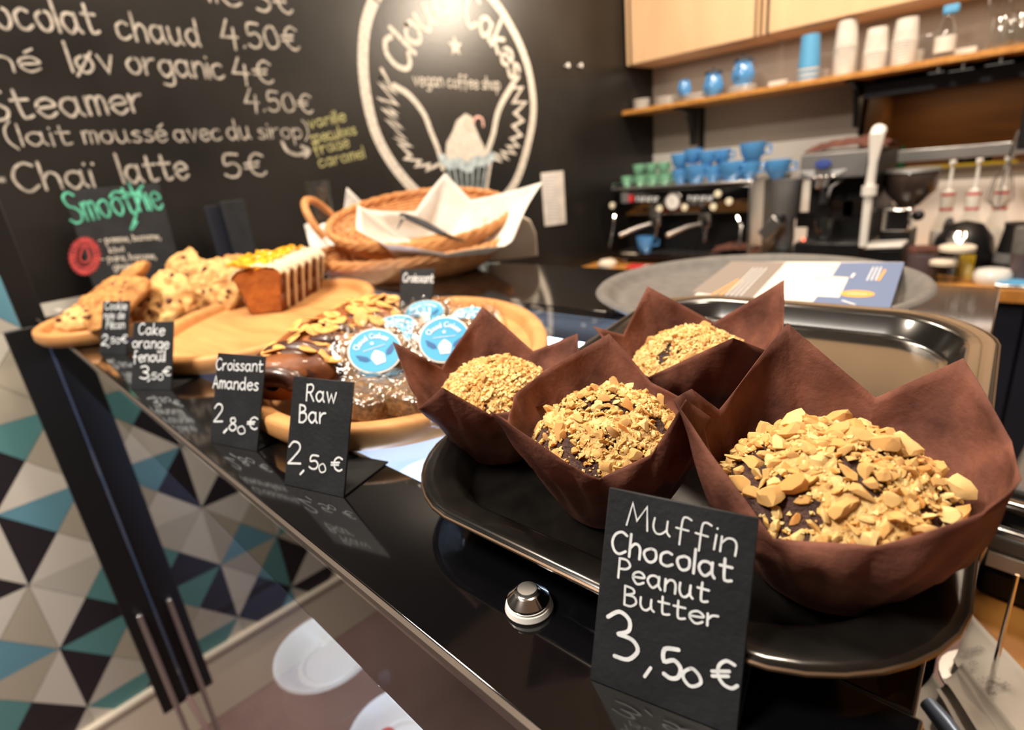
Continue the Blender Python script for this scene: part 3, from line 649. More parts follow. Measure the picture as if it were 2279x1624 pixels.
# ---------------------------------------------------------------- muffins
def dome(x, y, R, z0, hgt, seed):
    q = min(1, math.hypot(x, y)/R); z = z0+hgt*(1-q**2.4)
    return z + .0016*noise.noise(V((x*90+seed, y*90, seed)))
def muffin(C, rim, label, seed, R=.0425, z0=.045, hgt=.021, nuts=(150,.0042,.0022), crumbs=1500, cr=.0013, bare=.2, zb=.0065, cov=.2):
    r_ = random.Random(seed); root = thing('muffin', label, 'muffin', (C[0],C[1],zb), 'muffins on the black tray'); c = V((C[0],C[1],0))
    rim = sorted([(t % 360, a, z) for t, a, z in rim]); N = 144
    def rimat(th):
        for i in range(len(rim)):
            a = rim[i]; b = rim[(i+1) % len(rim)]; t0 = a[0]; t1 = b[0]+(360 if i == len(rim)-1 else 0); x = th if th >= t0 else th+360
            if t0 <= x <= t1 or (i == len(rim)-1):
                if not (t0 <= x <= t1): continue
                pa = V((cos(rad(t0))*a[1], sin(rad(t0))*a[1], a[2])); pb = V((cos(rad(t1))*b[1], sin(rad(t1))*b[1], b[2]))
                k = (x-t0)/(t1-t0); return pa.lerp(pb, k), k, (a[2], b[2])
    ths = sorted(set([round(360*k/N,3) for k in range(N)]+[t for t, _, _ in rim]))
    ths = [t for i, t in enumerate(ths) if i == 0 or t-ths[i-1] > .3 or t in [q[0] for q in rim]]
    NV = 16; rows = []
    for th in ths:
        P, k, (za, zc) = rimat(th); a = rad(th); col = []
        bulge = sin(pi*k)
        for j in range(NV+1):
            v = j/NV
            if v < .5:
                q = v/.5; rr_ = .0265+(R+.0013-.0265)*q**.9; z = zb+.0012+(.043-zb)*q; p = V((cos(a)*rr_, sin(a)*rr_, z))
                p += V((cos(a), sin(a), 0))*(.0012*sin(th*.33+seed)*q + .0010*noise.noise(V((cos(a)*3, sin(a)*3, z*60+seed))))
            else:
                q = (v-.5)/.5; s = V((cos(a)*(R+.0013), sin(a)*(R+.0013), .043)); p = s.lerp(V((P.x, P.y, P.z)), q)
                p += V((cos(a), sin(a), 0))*(.0012*sin(th*.33+seed)*(1-q)+.0030*bulge*sin(pi*q) + .0016*q*noise.noise(V((cos(a)*2.2, sin(a)*2.2, q*2+seed))))
            col.append(c+p)
        rows.append(col)
    m = MB(); n = len(rows); vs = [rows[i][j] for j in range(NV+1) for i in range(n)]
    fs = [(j*n+i, j*n+(i+1)%n, (j+1)*n+(i+1)%n, (j+1)*n+i) for j in range(NV) for i in range(n)]+[tuple(range(n-1,-1,-1))]
    m.add(vs, fs); m.build('paper_wrapper', 'tulip', root, smooth=35, solid=.00035)
    m = MB(); NR = 40
    def cf(u, v):
        th = 2*pi*u
        if v < .25: q = v/.25; r = .027+(R-.027)*q; return c+V((cos(th)*r*.97, sin(th)*r*.97, zb+.003+(z0-zb-.003)*q))
        q = (v-.25)/.75; r = R*cos(q*pi/2); x, y = cos(th)*r, sin(th)*r; return c+V((x, y, dome(x, y, R, z0, hgt, seed)))
    m.grid(cf, 64, 48, cu=True); m.build('cake', 'cakechoc', root, smooth=80)
    m = MB(); nu, nv = 150, 52; keep = lambda x, y: noise.noise(V((x*70+seed, y*70, 1.7))) < cov+.35*noise.noise(V((x*260, y*260, seed)))
    vs = []; fs = []
    for j in range(nv+1):
        for i_ in range(nu):
            r = R*.985*cos(j/nv*pi/2); th = 2*pi*i_/nu; x, y = cos(th)*r, sin(th)*r
            vs.append(c+V((x, y, dome(x, y, R, z0, hgt, seed)+.0009+.0017*noise.noise(V((x*420, y*420, seed)))+.0012*noise.noise(V((x*1100, y*1100, seed))))))
    for j in range(nv):
        for i_ in range(nu):
            p_ = vs[j*nu+i_]-c
            if keep(p_.x, p_.y): fs.append((j*nu+i_, j*nu+(i_+1)%nu, (j+1)*nu+(i_+1)%nu, (j+1)*nu+i_))
    m.add(vs, fs); tag(m.build('crumb_layer', 'crumbcoat', root, smooth=80, solid=.0008), kind='stuff')
    nn_, big, small = nuts; placed = []
    tries = 0
    while len(placed) < nn_ and tries < 9000:
        tries += 1; q = r_.random()**.55; th = r_.uniform(0, 2*pi); x, y = cos(th)*q*R*.925, sin(th)*q*R*.925
        s = big*(r_.random()**1.6*.62+.38) if r_.random() < .75 else small
        if q > .55 and noise.noise(V((x*70+seed, y*70, 1.7))) > .12+bare*(1-q) and r_.random() < .9: continue
        if any((x-a)**2+(y-b)**2 < (.47*(s+t))**2 for a, b, t in placed): continue
        placed.append((x, y, s))
        z = dome(x, y, R, z0, hgt, seed)+s*r_.uniform(.2,.62)
        o = bpy.data.objects.new('peanut_piece', NUTS[r_.randrange(len(NUTS))]); COL.objects.link(o); o.parent = root
        o.location = (x, y, z-zb); o.scale = (s*r_.uniform(.9,1.35), s*r_.uniform(.75,1.05), s); tl = 1.2*q
        o.rotation_euler = (r_.uniform(-.5,.5)-sin(th)*tl*.8, r_.uniform(-.5,.5)+cos(th)*tl*.8, r_.uniform(0, 6.28))
    m = MB(); i = 0     # fine crumble between the pieces
    base = [(0,0,1),(.9,0,.1),(0,.9,0),(-.9,.1,0),(0,-.9,.1),(0,0,-.6)]; fc = [(0,1,2),(0,2,3),(0,3,4),(0,4,1),(5,2,1),(5,3,2),(5,4,3),(5,1,4)]
    while i < crumbs:
        q = r_.random()**.5; th = r_.uniform(0, 2*pi); x, y = cos(th)*q*R*.97, sin(th)*q*R*.97; i += 1
        if noise.noise(V((x*70+seed, y*70, 1.7))) > .22 and r_.random() < .92: continue
        s = cr*r_.uniform(.4, 1.15); z = dome(x, y, R, z0, hgt, seed)+s*r_.uniform(.2,1.4)+.0012*max(0,noise.noise(V((x*200,y*200,seed))))
        E_ = Matrix.Rotation(r_.uniform(0,6.28), 3, 'Z') @ Matrix.Rotation(r_.uniform(-1,1), 3, 'X')
        m.mi and None; m.cur = r_.randrange(2)
        m.add([c+V((x,y,z))+E_@(V(p)*s*r_.uniform(.8,1.2)) for p in base], fc)
    tag(m.build('crumble', ['nut2','nut'], root, smooth=70), kind='stuff')
    return root
muffin((.228,.048), [(34,.070,.103),(-2,.056,.072),(-26,.070,.094),(-58,.060,.074),(-96,.0545,.078),(-127,.060,.079),(-152,.050,.062),(172,.049,.0545),(117,.063,.091),(98,.058,.088),(82,.052,.073)],
       'largest muffin at the right of the tray, its tall paper corners open wide', 11, R=.0455, z0=.048, hgt=.028, zb=.0095, cov=-.02, bare=.4, nuts=(300,.0072,.0032), crumbs=1700)
muffin((.222,.153), [(163,.068,.087),(-165,.055,.064),(-152,.048,.0535),(-125,.051,.066),(-112,.059,.092),(-80,.052,.070),(-30,.050,.058),(5,.053,.062),(32,.064,.088),(75,.055,.074),(112,.052,.071),(145,.053,.070)],
       'muffin in the middle of the front row, directly behind its slate sign', 23, z0=.047, hgt=.026, zb=.0095, cov=.12, nuts=(285,.0058,.0028), crumbs=2600, bare=.6)
muffin((.235,.250), [(119,.068,.088),(92,.052,.060),(49,.068,.094),(12,.054,.062),(-16,.070,.075),(-60,.056,.060),(-104,.050,.057),(-139,.048,.057),(-164,.058,.078),(176,.060,.062),(150,.052,.060)],
       'muffin at the left end of the tray with very fine pale crumble', 37, z0=.047, hgt=.023, zb=.0105, cov=.34, nuts=(150,.0046,.0026), crumbs=5600, cr=.0017, bare=1.2)
muffin((.345,.165), [(56,.068,.092),(9,.053,.064),(-33,.070,.098),(-80,.056,.060),(-136,.066,.088),(172,.049,.055),(140,.053,.062),(118,.068,.078),(92,.054,.064)],
       'muffin farthest back on the tray, behind the middle one', 41, z0=.048, hgt=.024, zb=.0170, cov=.26, nuts=(230,.0048,.0026), crumbs=3600, cr=.0015, bare=1.2)
# ---------------------------------------------------------------- wooden boards
def board(c, th, a, b, label, z=0, h=.024):
    r = thing('wooden_board', label, 'board', (c[0],c[1],z), 'oval wooden serving boards')
    T = Matrix.Rotation(th, 3, 'Z'); C = V((c[0],c[1],z))
    f = lambda i: 1-i/a
    prof = [(.90,0),(.97,.003),(1.0,.010),(1.0,h-.004),(.993,h-.001),(.98,h),(.945,h),(.93,h-.001),(.918,h-.005),(.905,.0105),(.88,.009),(.5,.009),(0,.009)]
    m = MB(); n = 96; vs = []; fs = []
    for s, zz in prof:
        for k in range(n):
            t = 2*pi*k/n; ex = 2.08; cx, sy = cos(t), sin(t); x = math.copysign(abs(cx)**(2/ex), cx)*(a-(1-s)*a*.9); y = math.copysign(abs(sy)**(2/ex), sy)*(b-(1-s)*a*.9)
            if s < .5: x, y = 0, 0
            vs.append(C+T@V((x,y,zz)))
    for i in range(len(prof)-1):
        for k in range(n): fs.append((i*n+k, i*n+(k+1)%n, (i+1)*n+(k+1)%n, (i+1)*n+k))
    fs.append(tuple(range(n-1,-1,-1))); m.add(vs, fs); m.build('board_body', 'oak', r, smooth=50); return r
board((.337,.492), .84, .218, .153, 'oval wooden board under the wrapped bars and the almond pastry')
board((.351,.845), .814, .24, .148, 'oval wooden board under the iced loaf')
board((.250,1.17), .90, .185, .135, 'oval wooden board heaped with cookies, farthest left')
# ---------------------------------------------------------------- cookies
def cookie(c, n, lab, mm, seed, r=.054, th=.021):
    rt = thing('cookie', lab, 'cookie', c, 'cookies heaped on the left board'); T = frame((0,0,0), n).to_3x3(); m = MB(); C = V(c); r_ = random.Random(seed)
    def f(u, v):
        a = 2*pi*u; ph = pi*(v-.5); R_ = r*(1+.14*noise.noise(V((cos(a)*1.6, sin(a)*1.6, seed)))+.07*noise.noise(V((cos(a)*5, sin(a)*5, seed)))); q = cos(ph)**.55 if abs(ph) < pi/2-.01 else 0
        x, y = cos(a)*R_*q, sin(a)*R_*q; z = th/2*sin(ph)*1.0
        if v > .5: z += .0090*noise.noise(V((x*75+seed, y*75, 0)))+.0035*noise.noise(V((x*190+seed, y*190, 0)))*(1-abs(q)**6) + .004*(1-q*q)
        return C+T@V((x, y, z))
    m.grid(f, 64, 30, cu=True); m.build('cookie_body', mm, rt, smooth=80)
    for k in range(9):
        a = r_.uniform(0, 6.28); q = r_.random()**.5*.85*r; p = C+T@V((cos(a)*q, sin(a)*q, th/2+.0012)); s = r_.uniform(.003,.0055)
        mm_ = MB().lathe([(0,-.8*s),(.8*s,-.4*s),(s,0),(.7*s,.5*s),(0,.7*s)], p, 8, T, 1, r_.uniform(.6,1)); mm_.build('chocolate_chip', 'chip', rt)
for i, (px_, py_, z, n, mm, r, lab) in enumerate([
    (205,705,.030,(-.1,-.1,1),'cookie2',.050,'cookie lying flat at the left rim of the board, half under the heap'),
    (225,665,.048,(-.45,.05,.8),'cookie',.058,'dark cookie leaning at the left end of the heap'),
    (275,640,.066,(-.55,.25,.8),'cookie',.058,'dark brown cookie on top of the left of the heap, its edge pointing up'),
    (262,672,.056,(-.5,-.1,.8),'cookie',.055,'dark cookie behind the leftmost slate sign'),
    (345,690,.034,(-.7,-.5,.6),'cookie2',.046,'small chunky cookie between the two leftmost slate signs'),
    (372,668,.044,(-.75,-.4,.55),'cookie2',.050,'cookie with dark chips standing beside the rim of the loaf board'),
    (400,625,.060,(-.8,-.2,.5),'cookie2',.056,'pale smooth cookie standing highest on the heap'),
    (435,640,.048,(-.8,-.45,.5),'cookie2',.052,'chipped cookie leaning in the middle right of the heap'),
    (480,640,.046,(-.75,-.5,.5),'cookie2',.054,'chipped cookie leaning nearest the iced loaf'),
    (505,622,.052,(-.7,-.2,.6),'cookie',.050,'cookie at the right back of the heap behind the loaf'),
    (330,655,.040,(-.2,.1,1),'cookie2',.052,'cookie at the back under the dark ones')]):
    cookie(at(px_,py_,Z=z), n, lab, mm, i*5+2, r)
# ---------------------------------------------------------------- iced loaf cut in slices
BL, BR = at(548,703,Z=.0105), at(637,690,Z=.0105); D = V((.166,.150,0)).normalized(); U = V((D.y,-D.x,0)); w0 = .062
sec = lambda tp: [(-w0*.42,0),(w0*.42,0),(w0*.50,.028),(w0*.60,.052),(w0*.66,.060),(w0*.50,.067),(0,.072),(-w0*.5,.067),(-w0*.66,.060),(-w0*.60,.052),(-w0*.50,.028)]
mid = (BL+BR)/2; r_ = random.Random(5)
for k in range(6):
    d0 = k*.0345; o = mid+D*d0; rt = thing('loaf_slice', ('front slice of the iced orange loaf, its cut face to the camera' if k == 0 else
        'slice of iced orange loaf, %s behind the cut face' % ['','first','second','third','fourth','last of the loaf'][k] if k < 5 else 'last slice of the iced orange loaf, nearest the basket'), 'cake', o, 'slices of the iced orange loaf')
    T = Matrix((U, V((0,0,1)), D)).transposed().to_4x4(); T.translation = o; P = sec(0); th = .029
    m = MB(); m.prism([(x*.97,y) for x, y in P], 0, th, T); m.build('crumb', 'loaf', rt, bevel=.0012)
    m = MB(); n = len(P)
    for side in (range(0,4), range(7,11)):
        pts = [P[i % n] for i in side]+([P[0]] if side[0] == 7 else [])
        if side[0] == 0: pts = P[1:5]
        if side[0] == 7: m.build('crust', 'crust', rt, solid=.0016); m = MB()
        for a, b in zip(pts, pts[1:]): m.add([T@V((a[0]*1.0,a[1],.0008)), T@V((b[0],b[1],.0008)), T@V((b[0],b[1],th-.0008)), T@V((a[0],a[1],th-.0008))], [(0,1,2,3)])
    m.build('crust', 'crust', rt, solid=.0016)
    m = MB(); tp = [(.0395,.060),(.0375,.0655),(.030,.0705),(.018,.0735),(0,.0755),(-.018,.0735),(-.031,.070),(-.0415,.062),(-.044,.054)]
    def gl(u, v):
        i = u*(len(tp)-1); a = tp[int(i)]; b = tp[min(len(tp)-1, int(i)+1)]; q = i-int(i); x, y = a[0]+(b[0]-a[0])*q, a[1]+(b[1]-a[1])*q
        y += .0018*noise.noise(V((x*120, v*3, k))); z = -.002+v*(th+.0035); z = min(max(z, -.002), th+.0015)
        if u in (0, 1): y -= .004*abs(noise.noise(V((v*9, k*3.3, u))))
        return T@V((x, y+.001*sin(v*pi), z))
    m.grid(gl, 32, 8); m.build('icing', 'icing', rt, solid=.0022, smooth=80)
    m = MB()
    for s_ in (.010+.008*r_.random(),):
        if k == 5 and s_ == .024: pass
        L = r_.uniform(.030,.052)
        pth = [T@V((x_, y_, s_)) for x_, y_ in ((.036,.067),(.0425,.059),(.0400,.048),(.0375-.0055*min(1,L/.03), .052-L))]
        m.tube([p-D*0 for p in pth], [.0045,.0042,.0024,.0018], 8)
    m.build('icing_drip', 'icing', rt)
    for s_ in (-.020, -.008, .004, .014):
        if k > 4: break
        cc = T@V((-.012+s_, .0775, .008+r_.random()*.015)); m = MB(); th0 = r_.uniform(0, 6.28); N_ = V((r_.uniform(-.4,.4), r_.uniform(-.4,.2), 1)).normalized()
        F_m = frame(cc, N_, V((cos(th0),sin(th0),0)))
        pts = []
        for i in range(13):
            a = pi*1.3*i/12; pts.append(F_m@V((cos(a)*.017, sin(a)*.017, .002*sin(3*a))))
        m.tube(pts, [.0010]+[.0026]*11+[.0010], 8); m.lathe([(0,0),(.012,.0),(.0125,.0012),(0,.0016)], F_m.translation, 16, F_m.to_3x3()); m.build('orange_slice', 'lemon', rt)
# ---------------------------------------------------------------- almond croissant
A0, A1 = at(606,860,Z=.038), at(850,690,Z=.046); ax = (A1-A0); Lc = ax.length; ux = ax.normalized(); uy = V((0,0,1)).cross(ux).normalized(); uz = ux.cross(uy)
cr_ = thing('almond_croissant', 'long flat chocolate pastry covered in almond slices', 'pastry', V((A0.x+A1.x, A0.y+A1.y, .018))/2)
def wid(s): return .052*(sin(pi*min(1,max(0,s*.86+.10))))**.55
def cfun(u, v, e=0):
    s = v; a = 2*pi*u; w_ = wid(s)*(1 if 0 < s < 1 else .25)*(1+.10*noise.noise(V((s*7, 2, 3)))); hh = .025*(1-.25*abs(2*s-1)**2)*(1 if 0 < s < 1 else .3)
    rid = 1+.07*sin(s*30+cos(a)*2.0)+.05*noise.noise(V((s*14, cos(a)*2, sin(a)*2)))
    return A0+ux*(s*Lc)+uy*(cos(a)*w_*rid)+uz*(sin(a)*hh*rid*(1 if sin(a) > 0 else .75)) + uz*.0
m = MB(); m.grid(lambda u, v: cfun(u, v), 48, 64, cu=True); m.add([], []); m.build('pastry_body', 'croissant', cr_, smooth=80)
m = MB()   # chocolate end curl
for k in range(4):
    pts = [A0+ux*(.004+.012*k)+uy*(cos(a)*(.024+.005*k))+uz*(sin(a)*(.012+.003*k)-.004) for a in [pi*i/10 for i in range(11)]]
    m.tube(pts, [.004]+[.0095]*9+[.004], 10)
m.build('chocolate_curl', 'choco', cr_, smooth=80)
m = MB()
for k in range(3):
    pts = [A0+ux*(.05+.030*k+.006*sin(i))+uy*(-.018+.008*k*0+.012*i-.02)+uz*(.019) for i in range(4)]
    m.tube(pts, [.003,.008,.007,.003], 10)
m.build('chocolate_filling', 'choco', cr_, smooth=80)
m = MB(); m.tube([A0+ux*(.045+.135*q*Lc/.25)+uy*(-.040*(1-.35*abs(2*q-1)))+uz*.004 for q in [i/8 for i in range(9)]], [.006]+[.012]*7+[.006], 12); m.build('side_roll', 'croissant', cr_, smooth=80)
alm = MB().lathe([(0,-.0006),(.0085,-.0006),(.0092,0),(.0085,.0006),(0,.0006)], (0,0,0), 16, None, 1, .62); al0 = alm.build('almond_slice', 'almond'); alme = al0.data; bpy.data.objects.remove(al0)
r_ = random.Random(12); og = ORG[cr_.name]; k = 0
while k < 62:
    s = r_.uniform(.10, .93); a = r_.uniform(.28*pi, .92*pi)
    p = cfun(a/2/pi, s); n = (uy*cos(a)*.5+uz*sin(a)).normalized()
    F_m = frame(p+n*.0015+n*r_.uniform(0,.002)-og, (n+V((r_.uniform(-.4,.4), r_.uniform(-.4,.4), 0))).normalized(), V((r_.uniform(-1,1), r_.uniform(-1,1), 0)))
    o = bpy.data.objects.new('almond_slice', alme); COL.objects.link(o); o.parent = cr_; o.matrix_local = F_m @ Matrix.Scale(r_.uniform(.85,1.25), 4); k += 1
# ---------------------------------------------------------------- wrapped raw bars
def rawbar(pc, z, n, xax, lab, seed, full=True):
    """pc photo point of the label centre"""
    c = at(*pc, Z=z); Fm = frame(c, n, xax); T = Fm.to_3x3(); rt = thing('wrapped_bar', lab, 'snack', c, 'film-wrapped raw bars'); r_ = random.Random(seed)
    w_, d_, h_ = .031, .025, .020
    def bx(u, v, k=1.0, amp=.0015, zc=-.014, fr=60):
        a = 2*pi*u; ph = pi*(v-.5); e = .35; cs = lambda t: math.copysign(abs(cos(t))**e, cos(t)); sn = lambda t: math.copysign(abs(sin(t))**e, sin(t))
        p = V((w_*k*cs(ph)*cs(a), d_*k*cs(ph)*sn(a), h_*.6*k*sn(ph)+zc)); return Fm@(p+V((0,0,1))*0+p.normalized()*amp*noise.noise(p*fr+V((seed,0,0))))
    m = MB(); m.grid(lambda u, v: bx(u, v), 24, 14, cu=True); m.build('bar', 'rawbar', rt, smooth=80)
    m = MB(); m.grid(lambda u, v: bx(u, v, 1.22, .009, -.014, 75), 40, 24, cu=True)
    # crimped film ends
    for sg in (-1, 1):
        m.grid(lambda u, v: Fm@V(((u-.5)*.06, sg*(.028+.018*v), -.012+.007*noise.noise(V((u*9, v*2, seed*1.3+sg)))+.004*sin(u*26)*(.4+v))), 28, 5)
    m.build('film', 'film', rt, smooth=80)
    R_ = .0235; m = MB().lathe([(0,.0),(R_,.0),(R_,.0006),(0,.0006)], Fm@V((0,0,.0012)), 40, T); lb = m.build('label', 'paperwhite', rt)
    m = MB().lathe([(0,.0006),(R_*.93,.0006),(R_*.93,.0009),(0,.0009)], Fm@V((0,0,.0012)), 40, T); m.build('label_print', 'labelblue', lb)
    B = Board(Fm@V((0,0,.0022)), Fm.to_3x3()@V((1,0,0)), Fm.to_3x3()@V((0,1,0)), .0002); t = MB()
    def loc(x, y): return B.P+B.U*x*R_+B.W*y*R_+B.n*.0002
    st, wd = strokes('Cloud Cakes', 2.5)
    for l in st:
        q = []
        for x, y in l:
            f_ = x/wd; a = rad(152-124*f_); rr_ = .60+y/17*.22; q.append(loc(cos(a)*rr_, sin(a)*rr_*.92-.02))
        ribbon(t, q, .0009, B.n)
    ribbon(t, [loc(-.42,.10), loc(.42,.10)], .0006, B.n)
    o_ = loc(0,.32); pts = [o_+B.U*cos(pi/2+k*pi/5)*(.0022 if k%2==0 else .001)+B.W*sin(pi/2+k*pi/5)*(.0022 if k%2==0 else .001) for k in range(10)]; t.add(pts+[o_], [(10,k,(k+1)%10) for k in range(10)])
    t.add([loc(x,y) for x, y in ((-.26,-.30),(-.20,-.18),(-.08,-.06),(0,.0),(.08,-.06),(.20,-.18),(.26,-.30),(.18,-.62),(-.18,-.62))], [tuple(range(9))])
    t.build('label_lettering', 'marker', lb, smooth=False); t = MB()
    for sg in (-1, 1): t.add([loc(sg*x,y) for x, y in ((.30,-.36),(.36,-.18),(.62,.0),(.74,.04),(.66,-.22),(.48,-.36))], [tuple(range(6))])
    t.build('label_wings', 'labeldark', lb, smooth=False)
RB = V((1,-1,0)).normalized(); TC = V((-1,-1,0)).normalized()
rawbar((835,782), .050, V((-.35,-.62,.80)), V((1,-.55,.30)), 'wrapped bar with a round blue label nearest its slate sign', 1)
rawbar((990,757), .050, V((-.50,-.50,.70)), V((1,-1,0)), 'wrapped bar with a round blue label turned squarely to the camera, beside the left muffin', 2)
rawbar((882,736), .046, V((-.25,-.35,.9)), V((1,-.8,.15)), 'wrapped bar behind the one nearest the slate sign, label partly covered', 3)
rawbar((945,697), .042, V((-.25,-.28,.93)), V((1,-.8,.1)), 'wrapped bar farthest back on the round board', 4)
rawbar((1045,713), .038, V((-.25,-.25,.93)), V((1,-1,0)), 'wrapped bar peeking out behind the left muffin paper', 5)
# bar without a visible label, lying in front
c = at(812,885,Z=.024); rt = thing('wrapped_bar', 'wrapped bar at the board front showing only crumpled clear film', 'snack', c, 'film-wrapped raw bars')
def bx2(u, v, k, amp, fr):
    a = 2*pi*u; ph = pi*(v-.5); e = .4; cs = lambda t: math.copysign(abs(cos(t))**e, cos(t)); sn = lambda t: math.copysign(abs(sin(t))**e, sin(t))
    p = V((.026*k*cs(ph)*cs(a), .036*k*cs(ph)*sn(a), .013*k*sn(ph))); return c+Matrix.Rotation(.2,3,'Z')@(p+p.normalized()*amp*noise.noise(p*fr))
MB().grid(lambda u, v: bx2(u,v,.9,.001,60), 24, 14, cu=True).build('bar', 'rawbar', rt, smooth=80)
MB().grid(lambda u, v: bx2(u,v,1.15,.008,90), 40, 24, cu=True).build('film', 'film', rt, smooth=80)
c = at(925,880,Z=.026); rt = thing('wrapped_bar', 'wrapped bar in clear film just left of the left muffin paper', 'snack', c, 'film-wrapped raw bars')
MB().grid(lambda u, v: bx2(u,v,.9,.001,60), 24, 14, cu=True).build('bar', 'rawbar', rt, smooth=80)
MB().grid(lambda u, v: bx2(u,v,1.15,.008,90), 40, 24, cu=True).build('film', 'film', rt, smooth=80)
# ---------------------------------------------------------------- wicker basket with paper, tongs and things behind it
RT, BK = V((1,-1,0)).normalized(), V((1,1,0)).normalized()
def wicker(c, a, b, tilt, depth, label, handle, grp=None):
    r = thing('wicker_basket', label, 'basket', (c[0],c[1],0), grp); c = V(c); B_ = BK*cos(tilt)+V((0,0,1))*sin(tilt); N_ = RT.cross(B_).normalized()
    pt = lambda t, k, z: c+RT*(a*k*cos(t))+B_*(b*k*sin(t))+N_*z
    n = 72; m = MB(); st = 36
    for j in range(9):                       # woven strands
        q = j/8; k = .70+.30*q**.8; z = -depth*(1-q)
        m.tube([pt(2*pi*i/n, k+.006*(1 if (i//2+j) % 2 else -1), z) for i in range(n)], .0042, 6, closed=True)
    tag(m.build('woven_strands', 'wicker', r), kind='stuff')
    m = MB()
    for i in range(st):
        t = 2*pi*i/st; m.tube([pt(t, .70, -depth), pt(t, .86, -depth*.5), pt(t, 1.0, .004)], .0028, 5)
    tag(m.build('stakes', 'wicker', r), kind='stuff')
    m = MB(); m.grid(lambda u, v: pt(2*pi*u, .70*v+.001, -depth-.001), 48, 4, cu=True); m.build('basket_floor', 'wicker', r, solid=.003)
    m = MB()
    for s in range(3): m.tube([pt(2*pi*i/n, 1.0+.012*cos(14*2*pi*i/n+s*2.1), .006+.005*sin(14*2*pi*i/n+s*2.1)) for i in range(n)], .0055, 6, closed=True)
    m.build('braided_rim', 'wicker', r)
    if handle:
        for sg in (-1,):
            pts = []
            for i in range(17):
                t = pi*i/16; e = sg*(1.0+.17*sin(t)); w_ = .36*cos(t); pts.append(c+RT*(a*e)+B_*(b*w_)+N_*(.004+.060*sin(t)*(1 if sg < 0 else .25)))
            MB().tube(pts, .0078, 8).build('handle', 'wicker', r)
    return r, pt
b1, pt1 = wicker((.70,.955,.050), .200, .125, .10, .040, 'lower wicker basket, under the one holding the knife', False)
b2, pt2 = wicker((.765,.985,.105), .195, .150, .30, .045, 'upper round wicker basket with a loop handle, lined with white paper', True)
def sheet(pts, nm, label, cat='paper', mm='paperwhite', wob=.004, seed=0, parent=None, group=None, sub=10):
    """a crumpled quad sheet from four corners (world)"""
    a, b, c, d = map(V, pts); n = (b-a).cross(d-a).normalized(); m = MB()
    m.grid(lambda u, v: (a.lerp(b,u)).lerp(d.lerp(c,u), v)+n*(wob*(noise.noise(V((u*3+seed, v*3, seed)))+.5*noise.noise(V((u*8, v*8+seed, 3))))), sub, sub)
    o = m.build(nm, mm, parent, smooth=80, solid=.0006)
    if not parent: tag(o, label, cat, group)
    return o
at3 = lambda x, y, d: CAMPOS+ray(x,y).normalized()*d
# greaseproof paper: two sheets lining the basket, corners up
def liner(cor, label, seed):
    C0 = pt2(0,0,-.036); m = MB(); n = len(cor)
    rim = []
    for i in range(n*8):
        k = i/8; a, b = cor[int(k)], cor[(int(k)+1) % n]; rim.append(V(a).lerp(V(b), k-int(k)))
    N = len(rim)
    def f(u, v):
        i = int(round(u*N)) % N; p = C0.lerp(rim[i], v); s = sin(pi*v)
        return p-V((0,0,1))*(.035*s)+V((noise.noise(V((u*9,v*3,seed))), noise.noise(V((u*9,v*3,seed+5))), noise.noise(V((u*11,v*4,seed+9)))))*.010*v**.5
    m.grid(f, N, 14, cu=True); o = m.build('basket_liner', 'paperwhite', None, smooth=80, solid=.0005); tag(o, label, 'paper'); return o
liner([at3(795,455,1.14), at3(850,470,1.2), at3(925,470,1.25), at3(990,385,1.27), at3(1048,445,1.25), at3(1208,405,1.17), at3(1150,515,1.10), at3(1120,548,1.07), at3(1000,563,1.055), at3(850,545,1.05), at3(795,510,1.06)],
      'white greaseproof paper lining the upper basket, two corners standing up', 4)
p = [at3(990,545,1.14), at3(900,530,1.16), at3(940,515,1.22), at3(1030,530,1.2)]
o = MB().lathe([(0,-.01),(.05,-.01),(.056,0),(.045,.008),(0,.011)], at3(960,535,1.17), 24, None, 1.0, .6).build('flatbread', 'cookie', smooth=80); tag(o, 'flat brown pastry lying in the paper-lined basket', 'pastry')
# knife
kn = thing('serving_tongs', 'dark-handled kitchen tongs lying across the paper in the basket', 'tongs', tuple(at3(960,510,1.14)))
K = [at3(905,482,1.15), at3(990,522,1.11), at3(1035,538,1.08)]
MB().tube([K[0], K[0].lerp(K[1],.5)+V((0,0,.002)), K[1]], [.006,.0075,.006], 8).build('handle', 'black', kn)
MB().tube([K[1], K[2]], [.004,.0015], 8).build('blade', 'black', kn)
MB().tube([at3(893,480,1.16), at3(905,482,1.15)], .006, 8).build('collar', 'chrome', kn)
MB().tube([at3(896,486,1.16), at3(884,510,1.15)], [.004,.001], 6).build('hook', 'black', kn)
# things around the basket
sheet([at3(677,500,1.4), at3(742,495,1.4), at3(752,606,1.34), at3(705,606,1.34)], 'paper_bag', 'pale blue-white paper bag standing behind the left of the basket', seed=2, wob=.02)
sheet([at3(757,520,1.45), at3(772,417,1.45), at3(806,450,1.45), at3(800,520,1.45)], 'napkin', 'white napkin corner sticking up behind the basket rim', seed=5, wob=.01)
g = MB().lathe([(0,0),(.022,0),(.026,.03),(.030,.09),(.028,.09),(.024,.03),(.02,.004),(0,.004)], at3(722,490,1.45), 24); tag(g.build('drinking_glass', 'jar'), 'clear drinking glass seen through the basket handle', 'glass')
c = at(1150,600,Z=0)+V((.03,.03,0)); m = MB()
def seatf(u, v):
    a = rad(-80+190*u); return V((c.x,c.y,0))+RT*(cos(a)*.070-.005)+BK*(.02*v)+V((0,0,.02+.095*max(0,sin(a)*.5+.5)*v*1.0))
